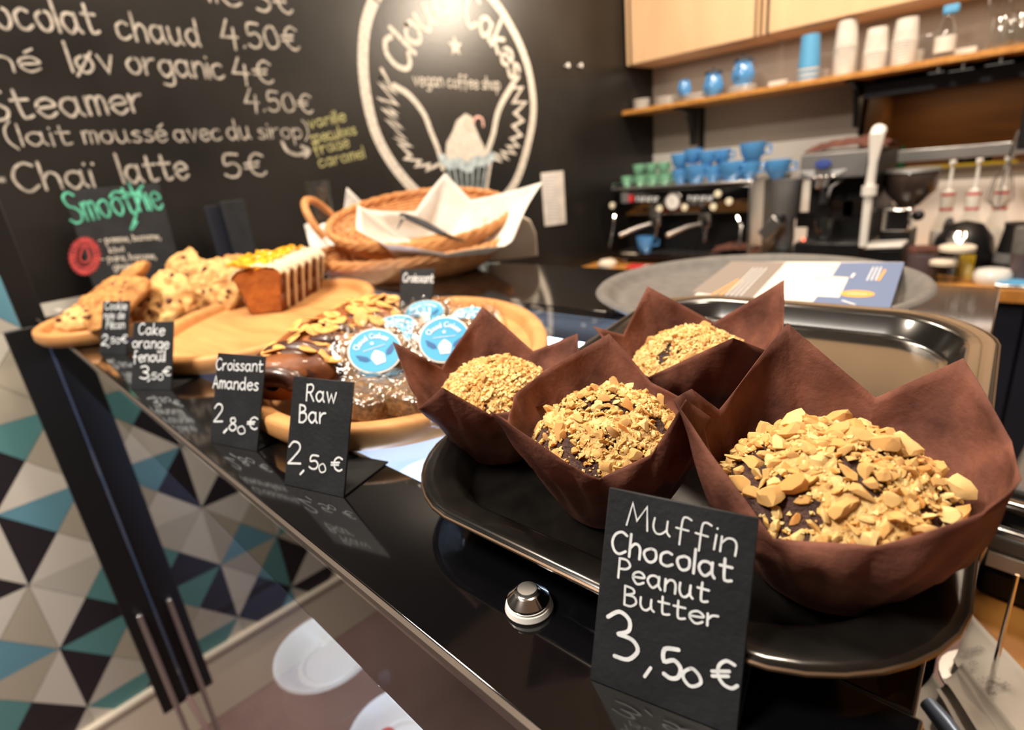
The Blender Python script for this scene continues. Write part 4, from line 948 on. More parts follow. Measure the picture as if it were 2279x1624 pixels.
tag(MB().prism([(-.065,0),(.045,0),(.045,.050),(.035,.078),(.010,.092),(-.065,.095)], 0, .010, Matrix(((RT.x,0,BK.x,at3(1150,560,1.22).x),(RT.y,0,BK.y,at3(1150,560,1.22).y),(0,1,0,.004),(0,0,0,1)))).build('cream_board', 'cream', bevel=.003), 'cream rounded card standing on edge behind the right of the basket', 'card')
tag(MB().obox(at(830,640,Z=0)+V((.05,.05,0)), RT*.20, BK*.13, V((0,0,.012))).build('reflection_slab', 'greytray', bevel=.003), 'grey-green slab standing in for the counter reflection under the wicker baskets', 'slab')  # counter's grey-green reflection made as a coloured slab
# smoothie board
P = [at(*p, Y=1.52) for p in ((200,655),(392,640),(352,405),(142,425))]
a, b = P[3], P[2]; z0 = .001; U = (b-a).normalized(); U.z = 0; U.normalize(); wd = (b-a).length
s = thing('menu_board', 'small black standing board with a green chalk Smoothie heading', 'sign', (a.x+wd/2, 1.52, 0))
lo = V((a.x-.012, 1.50, 0)); up = (a-lo); MB().obox(lo, U*wd, up, V((0,.004,0))).build('panel', 'slate', s, bevel=.001)
MB().obox(lo+U*(wd*.3)+V((0,.005,0)), U*.04, V((0,.05,0)), V((0,0,.003))).build('foot', 'slate', s)
B = Board(lo, U, up, .001); q = lambda x, y: (.395*x, .395*y)
t = MB(); B.text(t, 'Smoothie', (163,497), (364,462), 66, .13); B.line(t, [q(*p) for p in ((620,1110),(650,1080),(760,1090),(790,1060),(770,1200),(740,1290),(770,1250))], .005)
t.build('chalk_heading', 'chalk_green', s, smooth=False)
t = MB(); B.text(t, '- pomme, banane,', q(560,1370), q(905,1345), 15, .22); B.text(t, 'kiwi', q(620,1425), q(700,1415), 15, .22); B.text(t, '- poire, banane,', q(575,1475), q(880,1455), 15, .22); B.text(t, 'gingembre', q(640,1520), q(840,1505), 15, .22)
t.build('chalk_lines', 'chalk', s, smooth=False)
t = MB(); cx, cy = 478, 1443
for k in range(26):
    a0 = 2*pi*k/26; B.line(t, [q(cx+62*cos(a0), cy+78*sin(a0)), q(cx+88*cos(a0+.12), cy+104*sin(a0+.12)), q(cx+62*cos(a0+.24), cy+78*sin(a0+.24))], .0035)
B.line(t, [q(cx+52*cos(2*pi*k/20), cy+66*sin(2*pi*k/20)) for k in range(21)], .003)
B.line(t, [q(450,1450),(478*.395,1385*.395),q(505,1450),q(478,1480),q(450,1450)], .004); B.line(t, [q(430,1470),q(460,1500),q(500,1500),q(525,1465)], .003)
t.build('chalk_emblem', 'chalk_red', s, smooth=False)
# black upright menu holder behind the cookies
P = at(568,590,Y=1.5), at(530,590,Y=1.5); b = thing('card_holder', 'plain black upright card holder behind the cookies', 'holder', (P[0].x-.03,1.5,0))
x0, x1 = at(503,500,Y=1.5).x, at(556,500,Y=1.5).x
MB().box((x0,1.498,.0), (x1,1.506,.182)).build('panel', 'slate', b, bevel=.002)
MB().box((x0-.035,1.512,.0), (x0+.012,1.518,.175)).build('rear_leaf', 'navy', b, bevel=.001)
tag(MB().obox(at(420,597,Z=.0)*0+V((.42,1.36,0)), V((.05,-.03,0)), V((.03,.04,0)), V((0,0,.05))).build('small_packet', 'paperwhite', bevel=.004), 'small white packet mostly hidden behind the cookies', 'packet')
# ---------------------------------------------------------------- back bar
ZB = -.29
def on(pxx, X, Z):
    """point at depth X and height Z that the photo shows in column pxx"""
    a, b = -300., 1900.
    for _ in range(40):
        m_ = (a+b)/2
        if at(pxx, m_, X=X).z > Z: a = m_
        else: b = m_
    return at(pxx, (a+b)/2, X=X)
bc = thing('back_counter', 'long back counter with an oak edge and dark fronts below the coffee machine', 'counter', (2.5,.2,ZF))
MB().box((2.13,-1.6,ZB-.038), (XW-.012,YW-.004,ZB)).build('worktop', 'oak_shelf', bc, bevel=.002)
for k in range(6): MB().box((2.17,-1.58+.53*k,ZF+.1), (2.19,-1.58+.53*k+.522,ZB-.045)).build('front_panel', 'navy', bc, bevel=.002)
MB().box((2.20,-1.58,ZF), (XW-.01,YW-.01,ZB-.04)).build('carcass', 'black', bc)
# cabinets above
for k, (y0, y1, lab) in enumerate(((.973,1.595,'birch wall cabinet at the left, next to the black wall'),(.30,.968,'birch wall cabinet in the middle above the cup shelf'),(-.37,.295,'birch wall cabinet at the right above the cup shelf'))):
    c = thing('wall_cabinet', lab, 'cabinet', (2.73,(y0+y1)/2,.588), 'birch wall cabinets')
    MB().box((2.622,y0+.002,.588), (XW-.002,y1-.002,1.35)).build('carcass', 'birch', c)
    MB().box((2.60,y0+.022,.588), (2.618,y1-.030,1.34)).build('door', 'birch', c, bevel=.002)
    MB().box((2.606,y0+.010,.589), (2.622,y1-.004,1.345)).build('shadow_gap', 'black', c)
    MB().box((2.600,y0+.002,.588), (2.622,y0+.012,1.34)).build('edge_strip', 'birch', c); MB().box((2.600,y1-.018,.588), (2.622,y1-.006,1.34)).build('edge_strip', 'birch', c)
# shelf
sh = thing('wall_shelf', 'long oak shelf of crockery and paper cups on black brackets', 'shelf', (2.7,.5,.37))
MB().box((2.555,-.9,.371), (XW-.001,YW-.001,.391)).build('plank', 'oak_shelf', sh, bevel=.002)
for p in (1508, 1890):
    y = on(p, 2.6, .36).y; m = MB()
    m.box((2.58,y-.012,.361), (XW-.001,y+.012,.3705)); m.box((XW-.012,y-.012,.17), (XW-.001,y+.012,.37))
    m.build('bracket_bar', 'blackmetal', sh)
    MB().prism([(2.62,.361),(2.70,.34),(2.735,.27),(2.745,.20),(2.79,.20),(2.80,.361)], y-.010, y+.010, Matrix(((1,0,0,0),(0,0,1,0),(0,1,0,0),(0,0,0,1)))).build('bracket', 'blackmetal', sh, bevel=.003)
for k, (pa, pb_) in enumerate((((2070,163),(2105,160)),((2115,160),(2170,152)),((2195,147),(2258,137)))):
    a, b = at(*pa, X=2.62), at(*pb_, X=2.62); mm_ = (a+b)/2; r = thing('glass_rack', 'steel T-shaped glass hanger under the shelf, %s' % ['leftmost of three','middle of three','rightmost of three'][k], 'rack', mm_, 'glass hangers under the shelf')
    MB().box((2.60,a.y-.0,a.z-.003) if False else (2.58,b.y,mm_.z-.003), (2.80,a.y,mm_.z)).build('plate', 'chrome', r); MB().tube([V((2.62,mm_.y,mm_.z)), V((2.62,mm_.y,.371))], .004, 8).build('stem', 'chrome', r)
SX = 2.68; ZS = .3915
def plates(pxx, n, r, lab):
    c = on(pxx, SX, ZS)
    for i in range(n):
        o = MB().lathe([(0,0),(r*.55,0),(r,.007),(r*.99,.009),(r*.5,.003),(0,.003)], (0,0,0), 28).build('plate', 'white') if i == 0 and not PL.get(r) else None
        if o: PL[r] = o
        else: o = PL[r].copy(); COL.objects.link(o)
        o.location = (c.x, c.y, ZS+i*.0095); nm = ['lowest','second','third','fourth','top'][i] if i < n-1 else 'top'
        tag(o, lab % nm, 'plate', 'plates stacked on the wall shelf')
PL = {}
plates(1428, 5, .042, 'small white plate, %s of the stack at the left shelf end')
plates(1483, 4, .053, 'white plate, %s of the second stack from the left')
plates(1552, 3, .060, 'white plate, %s of the stack under the small blue jug')
plates(1651, 3, .0601, 'white plate, %s of the stack under the large blue pot')
def pot(pxx, z, r, h, lab, lid):
    c = on(pxx, SX-.01, z); t = thing('sugar_pot', lab, 'pot', (c.x,c.y,z), 'blue pots on the wall shelf'); b = V((c.x,c.y,z))
    MB().lathe([(0,0),(r*.6,0),(r*.95,h*.22),(r,h*.45),(r*.8,h*.72),(r*.72,h*.80),(r*.85,h*.92),(r*.78,h*.93),(0,h*.80)], b, 28).build('body', 'blue', t)
    q = b+V((-r*.7,0,h*.55)); MB().tube([b+V((-r*.55,0,h*.3)), b+V((-r*1.25,r*.1,h*.4)), b+V((-r*1.25,r*.1,h*.7)), b+V((-r*.65,0,h*.82))], r*.14, 8).build('handle', 'blue', t)
    if lid: MB().lathe([(0,h*.86),(r*.85,h*.90),(r*.8,h*1.0),(r*.2,h*1.06),(r*.18,h*1.14),(0,h*1.16)], b, 24).build('lid', 'navy', t)
pot(1523, ZS+.0285, .032, .072, 'small blue jug on the plates, leftmost of the blue vessels', False)
pot(1587, ZS+.001+.002, .045, .104, 'blue pot with a dark lid in the middle of three', True)
pot(1653, ZS+.0285, .048, .104, 'largest blue pot with a dark lid, right of the other two', True)
def cupstack(pxx, r0, r1, h, n, mm, lab):
    c = on(pxx, SX-.04, ZS); t = thing('paper_cup_stack', lab, 'cups', c, 'upturned paper cup stacks on the shelf')
    for i in range(n):
        z = ZS+i*.0095; hh = h-(n-1)*.0095 if i == n-1 else .055
        k = r0+(r1-r0)*min(1, hh/h)
        MB().lathe([(r0+.002,z),(r0+.0025,z+.003),(r0,z+.004),(k,z+hh-.002),(k-.002,z+hh),(0,z+hh-.002)], (c.x,c.y,0), 24).build('paper_cup', mm if (i == n-1 or i%2) else 'paperwhite', t)
    return t, c
t, c = cupstack(1798, .039, .031, .165, 6, 'bluepaper', 'stack of upturned blue paper cups, leftmost cup stack')
e = MB().lathe([(.034,.095),(.033,.13)], (c.x,c.y,ZS-.02), 24)
for p, h, n, lab in ((1877,.185,11,'tallest stack of upturned white paper cups, just right of the blue one'),(1944,.140,7,'shortest stack of upturned white paper cups, third cup stack'),(2008,.150,9,'stack of upturned white paper cups, rightmost cup stack')):
    t, c = cupstack(p, .038, .028, h, n, 'paperwhite', lab)
    B_ = [c+V((-.034*cos(a), .034*sin(a), h*.72)) for a in (-.3,)]
    MB().tube([V((c.x,c.y,ZS+h*.72))+V((-.0315*cos(a), -.0315*sin(a), .012*cos(k*pi/6))) for k, a in [(i, .78+.35*sin(i*pi/6)) for i in range(13)]], .0008, 5).build('printed_ring', 'inkpale', t)
for pxx, w_, h, lab in ((1733,.075,.028,'low white card box on the shelf between the pots and the cups'),(1832,.030,.04,'small white box between the blue and the white cup stacks'),(2040,.030,.05,'narrow white box right of the paper cup stacks'),(2148,.06,.03,'low white box beside the spray bottle')):
    c = on(pxx, SX+.05, ZS); tag(MB().box((c.x-.02,c.y-w_/2,ZS), (c.x+.03,c.y+w_/2,ZS+h)).build('card_box', 'paperwhite', bevel=.002), lab, 'box')
c = on(2098, SX-.05, ZS); t = thing('spray_bottle', 'clear bottle with a light blue spray head on the wall shelf', 'bottle', c)
MB().lathe([(0,0),(.028,0),(.030,.01),(.029,.09),(.012,.125),(.012,.135),(0,.135)], c, 24).build('bottle', 'jar', t)
MB().lathe([(.0305,.02),(.0305,.07)], c, 24).build('label', 'paperwhite', t)
MB().obox(c+V((-.012,-.028,.135)), V((.024,0,0)), V((0,.045,0)), V((0,0,.028))).build('spray_head', 'bluepaper', t, bevel=.006)
tag(MB().box((c.x+.04,c.y-.01,ZS), (c.x+.10,c.y+.09,ZS+.09)).build('clear_container', 'jar', bevel=.004), 'clear square container behind the spray bottle', 'container')
pr = None
for k, (p, X, z) in enumerate(((2222,SX-.04,0),(2268,SX-.04,0),(2245,SX+.05,0),(2222,SX-.04,.098),(2268,SX-.04,.098))):
    c = on(p, X, ZS+z)
    if not pr:
        pr = thing('tumbler', 'upturned clear glass on the shelf, lower front left of the group', 'glass', c, 'upturned glasses at the right shelf end')
        MB().lathe([(.034,0),(.036,.003),(.029,.092),(.026,.096),(0,.096)], c, 28).build('glass_body', 'jar', pr)
    else: clone(pr, c, 0, 'upturned clear glass on the shelf, %s' % ['','lower front right at the frame edge','at the back of the group','top of the left glass column','top of the right glass column'][k])
# dark hood and steel rail at the pass-through
tag(MB().obox(V((2.70,.60,.300)), V((.15,0,.02)), V((0,-1.1,0)), V((0,0,.050))).build('dark_blind', 'navy', bevel=.003), 'long dark blind rolled under the shelf across the pass-through', 'blind')
tag(MB().box((2.72,-.02,.055), (2.74,.585,.098)).box((2.74,-.02,.055),(2.86,.0,.060)).build('steel_rail', 'steel', bevel=.002), 'horizontal steel rail in front of the brown pass-through', 'rail')
tag(MB().box((XW+.10,.12,.012), (XW+.12,.50,.022)).build('yellow_strip', 'yellow'), 'yellow strip lying in the pass-through', 'strip')
c = on(2003, 2.93, .011); tag(MB().lathe([(0,0),(.018,0),(.019,.05),(.008,.075),(.008,.1),(0,.1)], c, 16).build('green_bottle', mat('green_glass', sr(20,90,50), .15)), 'small dark green bottle in the pass-through', 'bottle')
for k, p in enumerate((2150, 2185)):
    c = on(p, 3.15, .011); tag(MB().lathe([(0,0),(.03,0),(.035,.03),(.03,.04),(0,.045)], c, 14).build('dark_pot', 'black'), ['small dark pot in the pass-through, left of two','small dark pot in the pass-through, right of two'][k], 'pot')
# ------------------------------------------------ espresso machine
em = thing('espresso_machine', 'black two-group espresso machine with cups stacked on top', 'coffee machine', (2.5,1.17,ZB)); y0, y1 = .868, 1.50
MB().box((2.42,y0,ZB+.04), (2.76,y1,.046)).build('body', 'black', em, bevel=.004)
MB().prism([(2.30,.030),(2.30,-.02),(2.335,-.078),(2.42,-.078),(2.42,.040),(2.31,.040)], y0, y1, Matrix(((1,0,0,0),(0,0,1,0),(0,1,0,0),(0,0,0,1)))).build('front_panel', 'blackglass', em, bevel=.003)
MB().box((2.295,y0-.005,.042), (2.77,y1+.005,.050)).build('top_tray', 'steel', em, bevel=.002)
m = MB()
for x in (2.30,2.76):
    m.tube([V((x,y0,.065)), V((x,y1,.065))], .003, 8)
MB().tube([V((2.30,y0,.05)),V((2.30,y0,.068)),V((2.76,y0,.068)),V((2.76,y1,.068)),V((2.30,y1,.068)),V((2.30,y1,.05))], .003, 8).build('cup_rail', 'chrome', em)
MB().box((2.27,y0-.01,ZB+.02), (2.50,y1,ZB+.045)).build('drip_tray', 'black', em, bevel=.003)
MB().box((2.262,y0-.012,ZB+.046), (2.272,y1,ZB+.052)).build('drip_edge', 'chrome', em)
m = MB()
for k in range(14): m.box((2.285,y0+.02+.043*k,ZB+.0455), (2.41,y0+.045+.043*k,ZB+.049))
tag(m.build('drip_grille', 'steel', em), kind='stuff')
for yy in (y0+.03,y1-.03):
    for xx in (2.33,2.72): MB().lathe([(0,0),(.02,0),(.016,.04),(0,.04)], (xx,yy,ZB), 16).build('foot', 'chrome', em)
MB().box((2.29,y0-.008,ZB+.045), (2.42,y0+.004,.042)).build('side_frame', 'steel', em, bevel=.002)
TF = Matrix(((0,0,-1),(1,0,0),(0,-1,0)))        # lathe axis towards the room
for p in ((1363,457),(1468,464),(1524,461),(1598,431),(1588,460),(1623,448)):
    q = at(*p, X=2.298); MB().lathe([(.0,0),(.014,0),(.014,.004),(.0,.005)], q, 14, TF).build('button', mat('lit_button', sr(240,232,206), .4) if 'lit_button' not in bpy.data.materials else bpy.data.materials['lit_button'], em)
q = at(1498,449, X=2.297); g = MB().lathe([(0,0),(.036,0),(.038,.005),(.032,.006)], q, 28, TF).build('gauge', 'chrome', em); MB().lathe([(0,.0062),(.031,.0062),(0,.0064)], q, 28, TF).build('dial', 'white', g)
MB().obox(q+V((-.0075,-.001,-.004)), V((0,.002,0)), V((0,.006,.022)), V((-.001,0,0))).build('needle', 'ink', g)
for (xa, xb), yy in (((1417,1462),443),((1533,1584),441)):
    a, b = at(xa,yy,X=2.2985), at(xb,yy-1,X=2.2985); t = MB()
    Bm = Board(V((2.2985,0,0)), (0,-1,0), (0,0,1), .0006); 
    for k in range(7):
        x = xa+(xb-xa)*k/6.2; Bm.line(t, [(x,yy+4),(x+2,yy-4),(x+4,yy+4)] if k % 2 else [(x,yy+4),(x,yy-4),(x+4,yy-3)], .006, False)
    t.build('maker_mark', 'marker', em, smooth=False)
q = at(1405,441,X=2.297); MB().box((q.x-.004,q.y-.012,q.z-.016), (q.x,q.y+.012,q.z+.014)).build('red_badge', 'redprint', em); q = at(1392,436,X=2.297); MB().box((q.x-.003,q.y-.02,q.z-.03), (q.x,q.y+.02,q.z+.015)).build('grey_badge', 'greygrille', em)
for p, hp in (((1460,489),((1441,497),(1378,524))),((1571,489),((1555,494),(1484,524)))):
    q = at(*p, X=2.33); g = MB().lathe([(0,.03),(.03,.03),(.033,.0),(.030,-.025),(.012,-.03),(.010,-.055),(0,-.055)], q, 24).build('group_head', 'chrome', em)
    a, b = at(*hp[0], X=2.30), at(*hp[1], X=2.18); MB().tube([q+V((-.02,.01,-.012)), a.lerp(b,.35), b], [.006,.009,.011], 10).build('portafilter_handle', 'steel', g)
    MB().tube([q+V((0,0,-.05)), q+V((-.008,.0,-.075)), q+V((-.01,.006,-.09))], .006, 8).build('spout', 'chrome', g)
MB().tube([at(1367,480,X=2.28), at(1366,500,X=2.26), at(1355,556,X=2.24)], .006, 8).build('steam_wand', 'chrome', em)
MB().tube([at(1640,480,X=2.28), at(1650,505,X=2.25), at(1646,545,X=2.24)], .005, 8).build('steam_wand', 'chrome', em)
# cups
def cupproto(mm, r, h, c, lab, grp, saucer=False):
    t = thing('coffee_cup', lab, 'cup', c, grp)
    MB().lathe([(0,0),(r*.5,0),(r*.55,h*.06),(r*.85,h*.40),(r,h*.95),(r*1.0,h),(r*.94,h*.98),(r*.8,h*.42),(r*.45,h*.12),(0,h*.10)], c, 24).build('bowl', mm, t)
    c = V(c); MB().tube([c+V((-.02*0,-r*.86,h*.80)), c+V((0,-r*1.35,h*.78)), c+V((0,-r*1.35,h*.42)), c+V((0,-r*.72,h*.36))], r*.11, 8).build('handle', mm, t)
    return t
zt = .0505; gr = blu = None
for i, (p, z, X, lab) in enumerate(((1396,0,2.36,'small green cup alone at the left end of the machine top'),(1425,0,2.35,'green cup, lower row, left'),(1453,0,2.35,'green cup, lower row, middle'),(1480,0,2.35,'green cup, lower row, right'),
    (1422,.047,2.35,'green cup, upper row, left'),(1450,.047,2.35,'green cup, upper row, middle'),(1477,.047,2.35,'green cup, upper row, right'),(1440,0,2.46,'green cup, second file, left'),(1468,0,2.46,'green cup, second file, middle'),(1492,0,2.46,'green cup, second file, right'))):
    c = on(p, X, zt+z)
    if not gr: gr = cupproto('green', .028, .046, c, lab+' of the espresso machine' if 0 else lab, 'green cups on the espresso machine')
    else: clone(gr, c, random.uniform(-.6,.6), lab+' on the espresso machine')
for i, (p, z, X, s, lab) in enumerate(((1515,0,2.36,1,'blue cup, lower row next to the green cups'),(1549,0,2.345,1.25,'large blue cup, lower row, second from left'),(1588,0,2.36,1,'blue cup, lower row, in the middle'),(1629,0,2.345,1.3,'large blue cup, lower row, fourth from left'),(1668,0,2.36,1.1,'blue cup, lower row, right end'),
    (1513,.062,2.36,1,'blue cup, upper row, next to the green cups'),(1543,.075,2.37,1,'blue cup, upper row, second from left'),(1574,.062,2.36,1,'blue cup, upper row, third from left'),(1606,.062,2.42,1,'blue cup, upper row, fourth from left'),
    (1674,.064,2.36,1.3,'big blue cup on top at the right end'),(1600,0,2.47,1,'blue cup in the second file, middle'),(1648,0,2.47,1,'blue cup in the second file, right'),(1535,0,2.47,1,'blue cup in the second file, left'))):
    c = on(p, X, zt+z)
    if not blu: blu = cupproto('blue', .038, .060, c, lab+' on the espresso machine', 'blue cups on the espresso machine')
    else:
        r = clone(blu, c, random.uniform(-.6,.6), lab+' on the espresso machine'); r.scale = (s, s, min(s,1.2))
c = on(1437, 2.33, ZB+.05); r = clone(blu, c, .4, 'single blue cup under the left spout of the espresso machine'); r.scale = (1.15,1.15,1.1); r['group'] = 'blue cups'; del r['group']
# grinder beside the machine, with a cup on its saucer
gd = thing('coffee_grinder', 'tall grey coffee grinder between the two black machines', 'grinder', (2.35,.80,ZB)); c = on(1738, 2.38, ZB)
MB().box((2.30,c.y-.045,ZB), (2.50,c.y+.045,ZB+.06)).build('base', 'black', gd, bevel=.006)
MB().lathe([(.030,.06),(.036,.10),(.034,.17),(.052,.20),(.054,.30),(.058,.33),(0,.33)], (2.40,c.y,ZB), 24).build('column', 'greygrille', gd)
MB().obox(V((2.30,c.y+.035,ZB+.10)), V((0,-.055,.065)), V((.05,0,0)), V((0,.035,.04))).build('dosing_tray', 'steel', gd, bevel=.003)
MB().box((2.31,c.y-.015,ZB+.17), (2.37,c.y+.015,ZB+.20)).build('spout', 'black', gd, bevel=.004)
t = on(1729, 2.40, ZB+.334); r = clone(blu, t, .3, 'large blue cup standing on the grey grinder'); r.scale = (1.3,1.3,1.15)
cl = c
def cloth(c, a, b, h, lab, seed, rot=0):
    m = MB(); c = V(c)
    def f(u, v):
        x, y = (u-.5)*2, (v-.5)*2; z = h*max(0, 1-.5*(x*x+y*y))*(.65+.6*noise.noise(V((x*2.2+seed, y*2.2, seed))))
        return c+V((x*a*(1+.15*noise.noise(V((y*2,seed,0)))), y*b*(1+.12*noise.noise(V((x*2,seed,4)))), .002+max(0,z)))
    m.grid(f, 22, 22); return tag(m.build('cloth', 'cloth', smooth=80, solid=.002), lab, 'cloth')
c = on(1640, 2.36, ZB+.05); cloth(c, .05, .09, .05, 'crumpled brown cloth on the drip tray of the espresso machine', 3)
# black brewer with a grey head
Y1, Y0 = on(1772,2.2,-.1).y, on(1925,2.2,-.1).y
br = thing('coffee_brewer', 'black coffee machine with a grey winged head panel, right of the grinder', 'coffee machine', (2.35,(Y0+Y1)/2,ZB))
z1, z2 = at(1775,345,X=2.2).z, at(1775,402,X=2.2).z
MB().box((2.2,Y0+.01,z2), (2.48,Y1,z1)).build('head', 'greygrille', br, bevel=.006)
MB().box((2.33,Y0,ZB), (2.50,Y1,z2)).build('column', 'black', br, bevel=.004)
MB().box((2.19,Y0,ZB), (2.33,Y1,ZB+.12)).build('base', 'black', br, bevel=.006)
MB().box((2.2,Y0-.02,ZB+.12), (2.50,Y0+.01,z1-.01)).build('side_wall', 'black', br, bevel=.003)
q = on(1832,2.195,(z1+z2)/2+.008); MB().lathe([(0,0),(.026,0),(.026,.003),(0,.004)], q, 24, TF, 1, .55).build('oval_badge', mat('blue_badge', sr(60,80,150), .4), br)
t = MB(); Bm = Board(V((2.1965,0,0)), (0,-1,0), (0,0,1), .0006)
for sg in (-1,1):
    for k in range(3): Bm.line(t, [(1832+sg*20,384+5*k-3),(1832+sg*(50-8*k),378+5*k+(4 if sg < 0 else -1))], .004, False)
t.build('wing_mark', 'marker', br, smooth=False)
for k in range(4):
    q = at(1812+14*k,396-k, X=2.196); MB().lathe([(0,0),(.004,0),(0,.003)], q, 10, TF).build('button', 'chrome', br)
MB().lathe([(0,0),(.03,0),(.032,-.03),(.026,-.035),(0,-.035)], on(1835,2.27,z2-.0), 24).build('brew_head', 'chrome', br)
MB().tube([on(1835,2.27,z2-.03), on(1833,2.2,z2-.06), on(1832,2.13,z2-.085)], [.012,.012,.014], 10).build('portafilter', 'black', br)
MB().tube([at(1875,400,X=2.24), at(1850,415,X=2.22), at(1838,450,X=2.22)], .006, 8).build('hose', 'steel', br)
for p, s in (((1790,490),.03),((1872,470),.035),((1895,465),.03)):
    q = at(*p, X=2.32); MB().box((2.326,q.y-s,q.z-s*.9), (2.3295,q.y+s,q.z+s)).build('steel_panel', 'chrome', br)
q = on(1832,2.26,ZB+.1205); MB().lathe([(0,0),(.024,0),(.034,.05),(.035,.075),(.033,.075),(.03,.05),(.02,.004),(0,.004)], q, 24).build('glass_beaker', 'jar', br)
q = at(1788,533,X=2.188); MB().lathe([(0,0),(.006,0),(0,.004)], q, 12, TF).build('red_lamp', mat('red_led', (1,.1,.05), .4, emis=(1,.15,.08), es=3), br)
q = on(1835,2.185,ZB+.02)
c = V((2.33,(Y0+Y1)/2-.015,z1)); cloth(c, .11, (Y1-Y0)/2+.01, .045, 'folded brown cloth lying on the grey-headed coffee machine', 9)
c = on(1722, 2.16, ZB); tag(MB().lathe([(0,0),(.02,0),(.032,.03),(.034,.032),(.03,.03),(.018,.004),(0,.004)], c, 20).build('small_bowl', 'white'), 'small white bowl at the counter edge below the grey grinder', 'bowl')
# filter stand: white tube
fs = thing('filter_stand', 'white tubular stand bending over the second grinder', 'stand', on(1925,2.15,ZB))
a, b, c = at(1952,300,X=2.15), at(1935,420,X=2.15), at(1920,548,X=2.15)
MB().tube([a+V((.02,0,.012)), a, a.lerp(b,.5), b, c], [.022,.022,.013,.014,.012], 12).build('tube', 'white', fs); d = at(2008,545,X=2.15)
MB().obox(c+V((0,0,-.01)), d-c, V((.10,0,0)), V((0,0,.012))).build('foot_plate', 'white', fs, bevel=.003)
MB().lathe([(0,0),(.022,0),(.022,.03),(0,.03)], b+V((-.0,0,-.02)), 16).build('joint', 'white', fs)
MB().box((2.16,d.y,ZB), (2.255,c.y,c.z-.011)).build('plinth', 'black', fs, bevel=.004)
# second grinder with a dark hopper
c = on(2000, 2.32, ZB); hg = thing('hopper_grinder', 'coffee grinder with a smoked hopper and a mirror-bright front', 'grinder', (2.34,c.y,ZB))
za, zb_, zc, zd = [at(2000,y,X=2.28).z for y in (385,430,462,517)]
MB().lathe([(.075,za),(.078,za-.008),(.072,zb_),(.045,zb_-.03),(.03,zc),(0,zc)], (2.34,c.y,0), 28).build('hopper', 'darkmirror', hg)
MB().lathe([(0,za+.008),(.076,za+.008),(.08,za),(0,za)], (2.34,c.y,0), 28).build('hopper_lid', 'greygrille', hg)
ya, yb = on(1955,2.27,zd).y, on(2024,2.27,zd).y
MB().box((2.27,yb,zd), (2.40,ya,zc)).build('mirror_front', 'chrome', hg, bevel=.008)
MB().box((2.28,yb,ZB), (2.42,ya,zd-.001)).build('body', 'black', hg, bevel=.004)
MB().lathe([(0,0),(.016,0),(.018,.014),(0,.016)], at(2045,478,X=2.28), 16, TF).build('knob', 'chrome', hg)
# syrup bottles
sy = None
for k, (p, X) in enumerate(((2088,2.56),(2143,2.56),(2203,2.56))):
    c = on(p, X, ZB)
    if sy: clone(sy, c, 0, ['','clear syrup bottle with a pump, middle of the three','clear syrup bottle with a pump, rightmost of the three'][k]); continue
    hb = at(2095,470,X=X).z-ZB; ht = at(2103,365,X=X).z-ZB
    sy = thing('syrup_bottle', 'clear syrup bottle with a pump, leftmost of the three', 'bottle', c, 'syrup bottles with white pumps')
    MB().lathe([(0,0),(.036,0),(.037,.01),(.037,.12),(.020,.17),(.0175,hb+.03),(.0175,hb+.045),(0,hb+.045)], c, 24).build('bottle', 'jar', sy)
    MB().lathe([(.0375,.03),(.0375,.11)], c, 24).build('label', 'paperwhite', sy)
    l = MB().lathe([(.0205,.175),(.0205,.245)], c, 20).build('neck_label', 'paperwhite', sy)
    for zz in (.180,.230): MB().lathe([(.0208,zz),(.0208,zz+.008)], c, 20).build('red_stripe', 'redprint', l)
    pm = MB().lathe([(0,hb+.045),(.016,hb+.045),(.016,hb+.07),(.005,hb+.075),(.005,ht),(.010,ht),(.010,ht+.012),(0,ht+.012)], c, 16).build('pump', 'white', sy)
    MB().tube([c+V((0,0,ht+.006)), c+V((-.045,0,ht+.002))], .0045, 8).build('nozzle', 'white', sy)
# kettle
c = on(2133, 2.37, ZB); kt = thing('kettle', 'egg-shaped black and steel kettle', 'kettle', c); hk = at(2133,490,X=2.37).z-ZB; rk = .088
MB().lathe([(0,0),(rk*.9,0),(rk,.04),(rk*1.0,hk*.35),(rk*.86,hk*.68),(rk*.5,hk*.93),(0,hk)], c, 36).build('body', 'black', kt)
m = MB(); pr_ = [(rk*1.02,.03),(rk*1.02,hk*.35),(rk*.88,hk*.68),(rk*.62,hk*.86)]
a0 = math.atan2(-c.y, -c.x)
m.grid(lambda u, v: c+V((cos(a0+.10-.75*u), sin(a0+.10-.75*u), 0))*(pr_[min(2,int(v*3))][0]+(pr_[min(3,int(v*3)+1)][0]-pr_[min(2,int(v*3))][0])*(v*3-min(2,int(v*3)))) + V((0,0,pr_[min(2,int(v*3))][1]+(pr_[min(3,int(v*3)+1)][1]-pr_[min(2,int(v*3))][1])*(v*3-min(2,int(v*3))))), 12, 12)
m.build('steel_band', 'chrome', kt, solid=.001); MB().tube([c+V((.05,.05,hk*.95)), c+V((.10,.06,hk*.8)), c+V((.10,.06,hk*.3))], .012, 10).build('handle', 'black', kt)
c = on(2045, 2.20, ZB); t = thing('stoneware_canister', 'brown stoneware canister with a lid left of the kettle', 'canister', c)
hc = at(2045,552,X=2.18).z-ZB; MB().lathe([(0,0),(.042,0),(.046,.02),(.044,hc*.82),(.040,hc*.86),(0,hc*.86)], c, 28).build('body', 'brown', t); MB().lathe([(0,hc*.87),(.043,hc*.87),(.045,hc*.9),(.042,hc),(0,hc)], c, 28).build('lid', 'cloth', t)
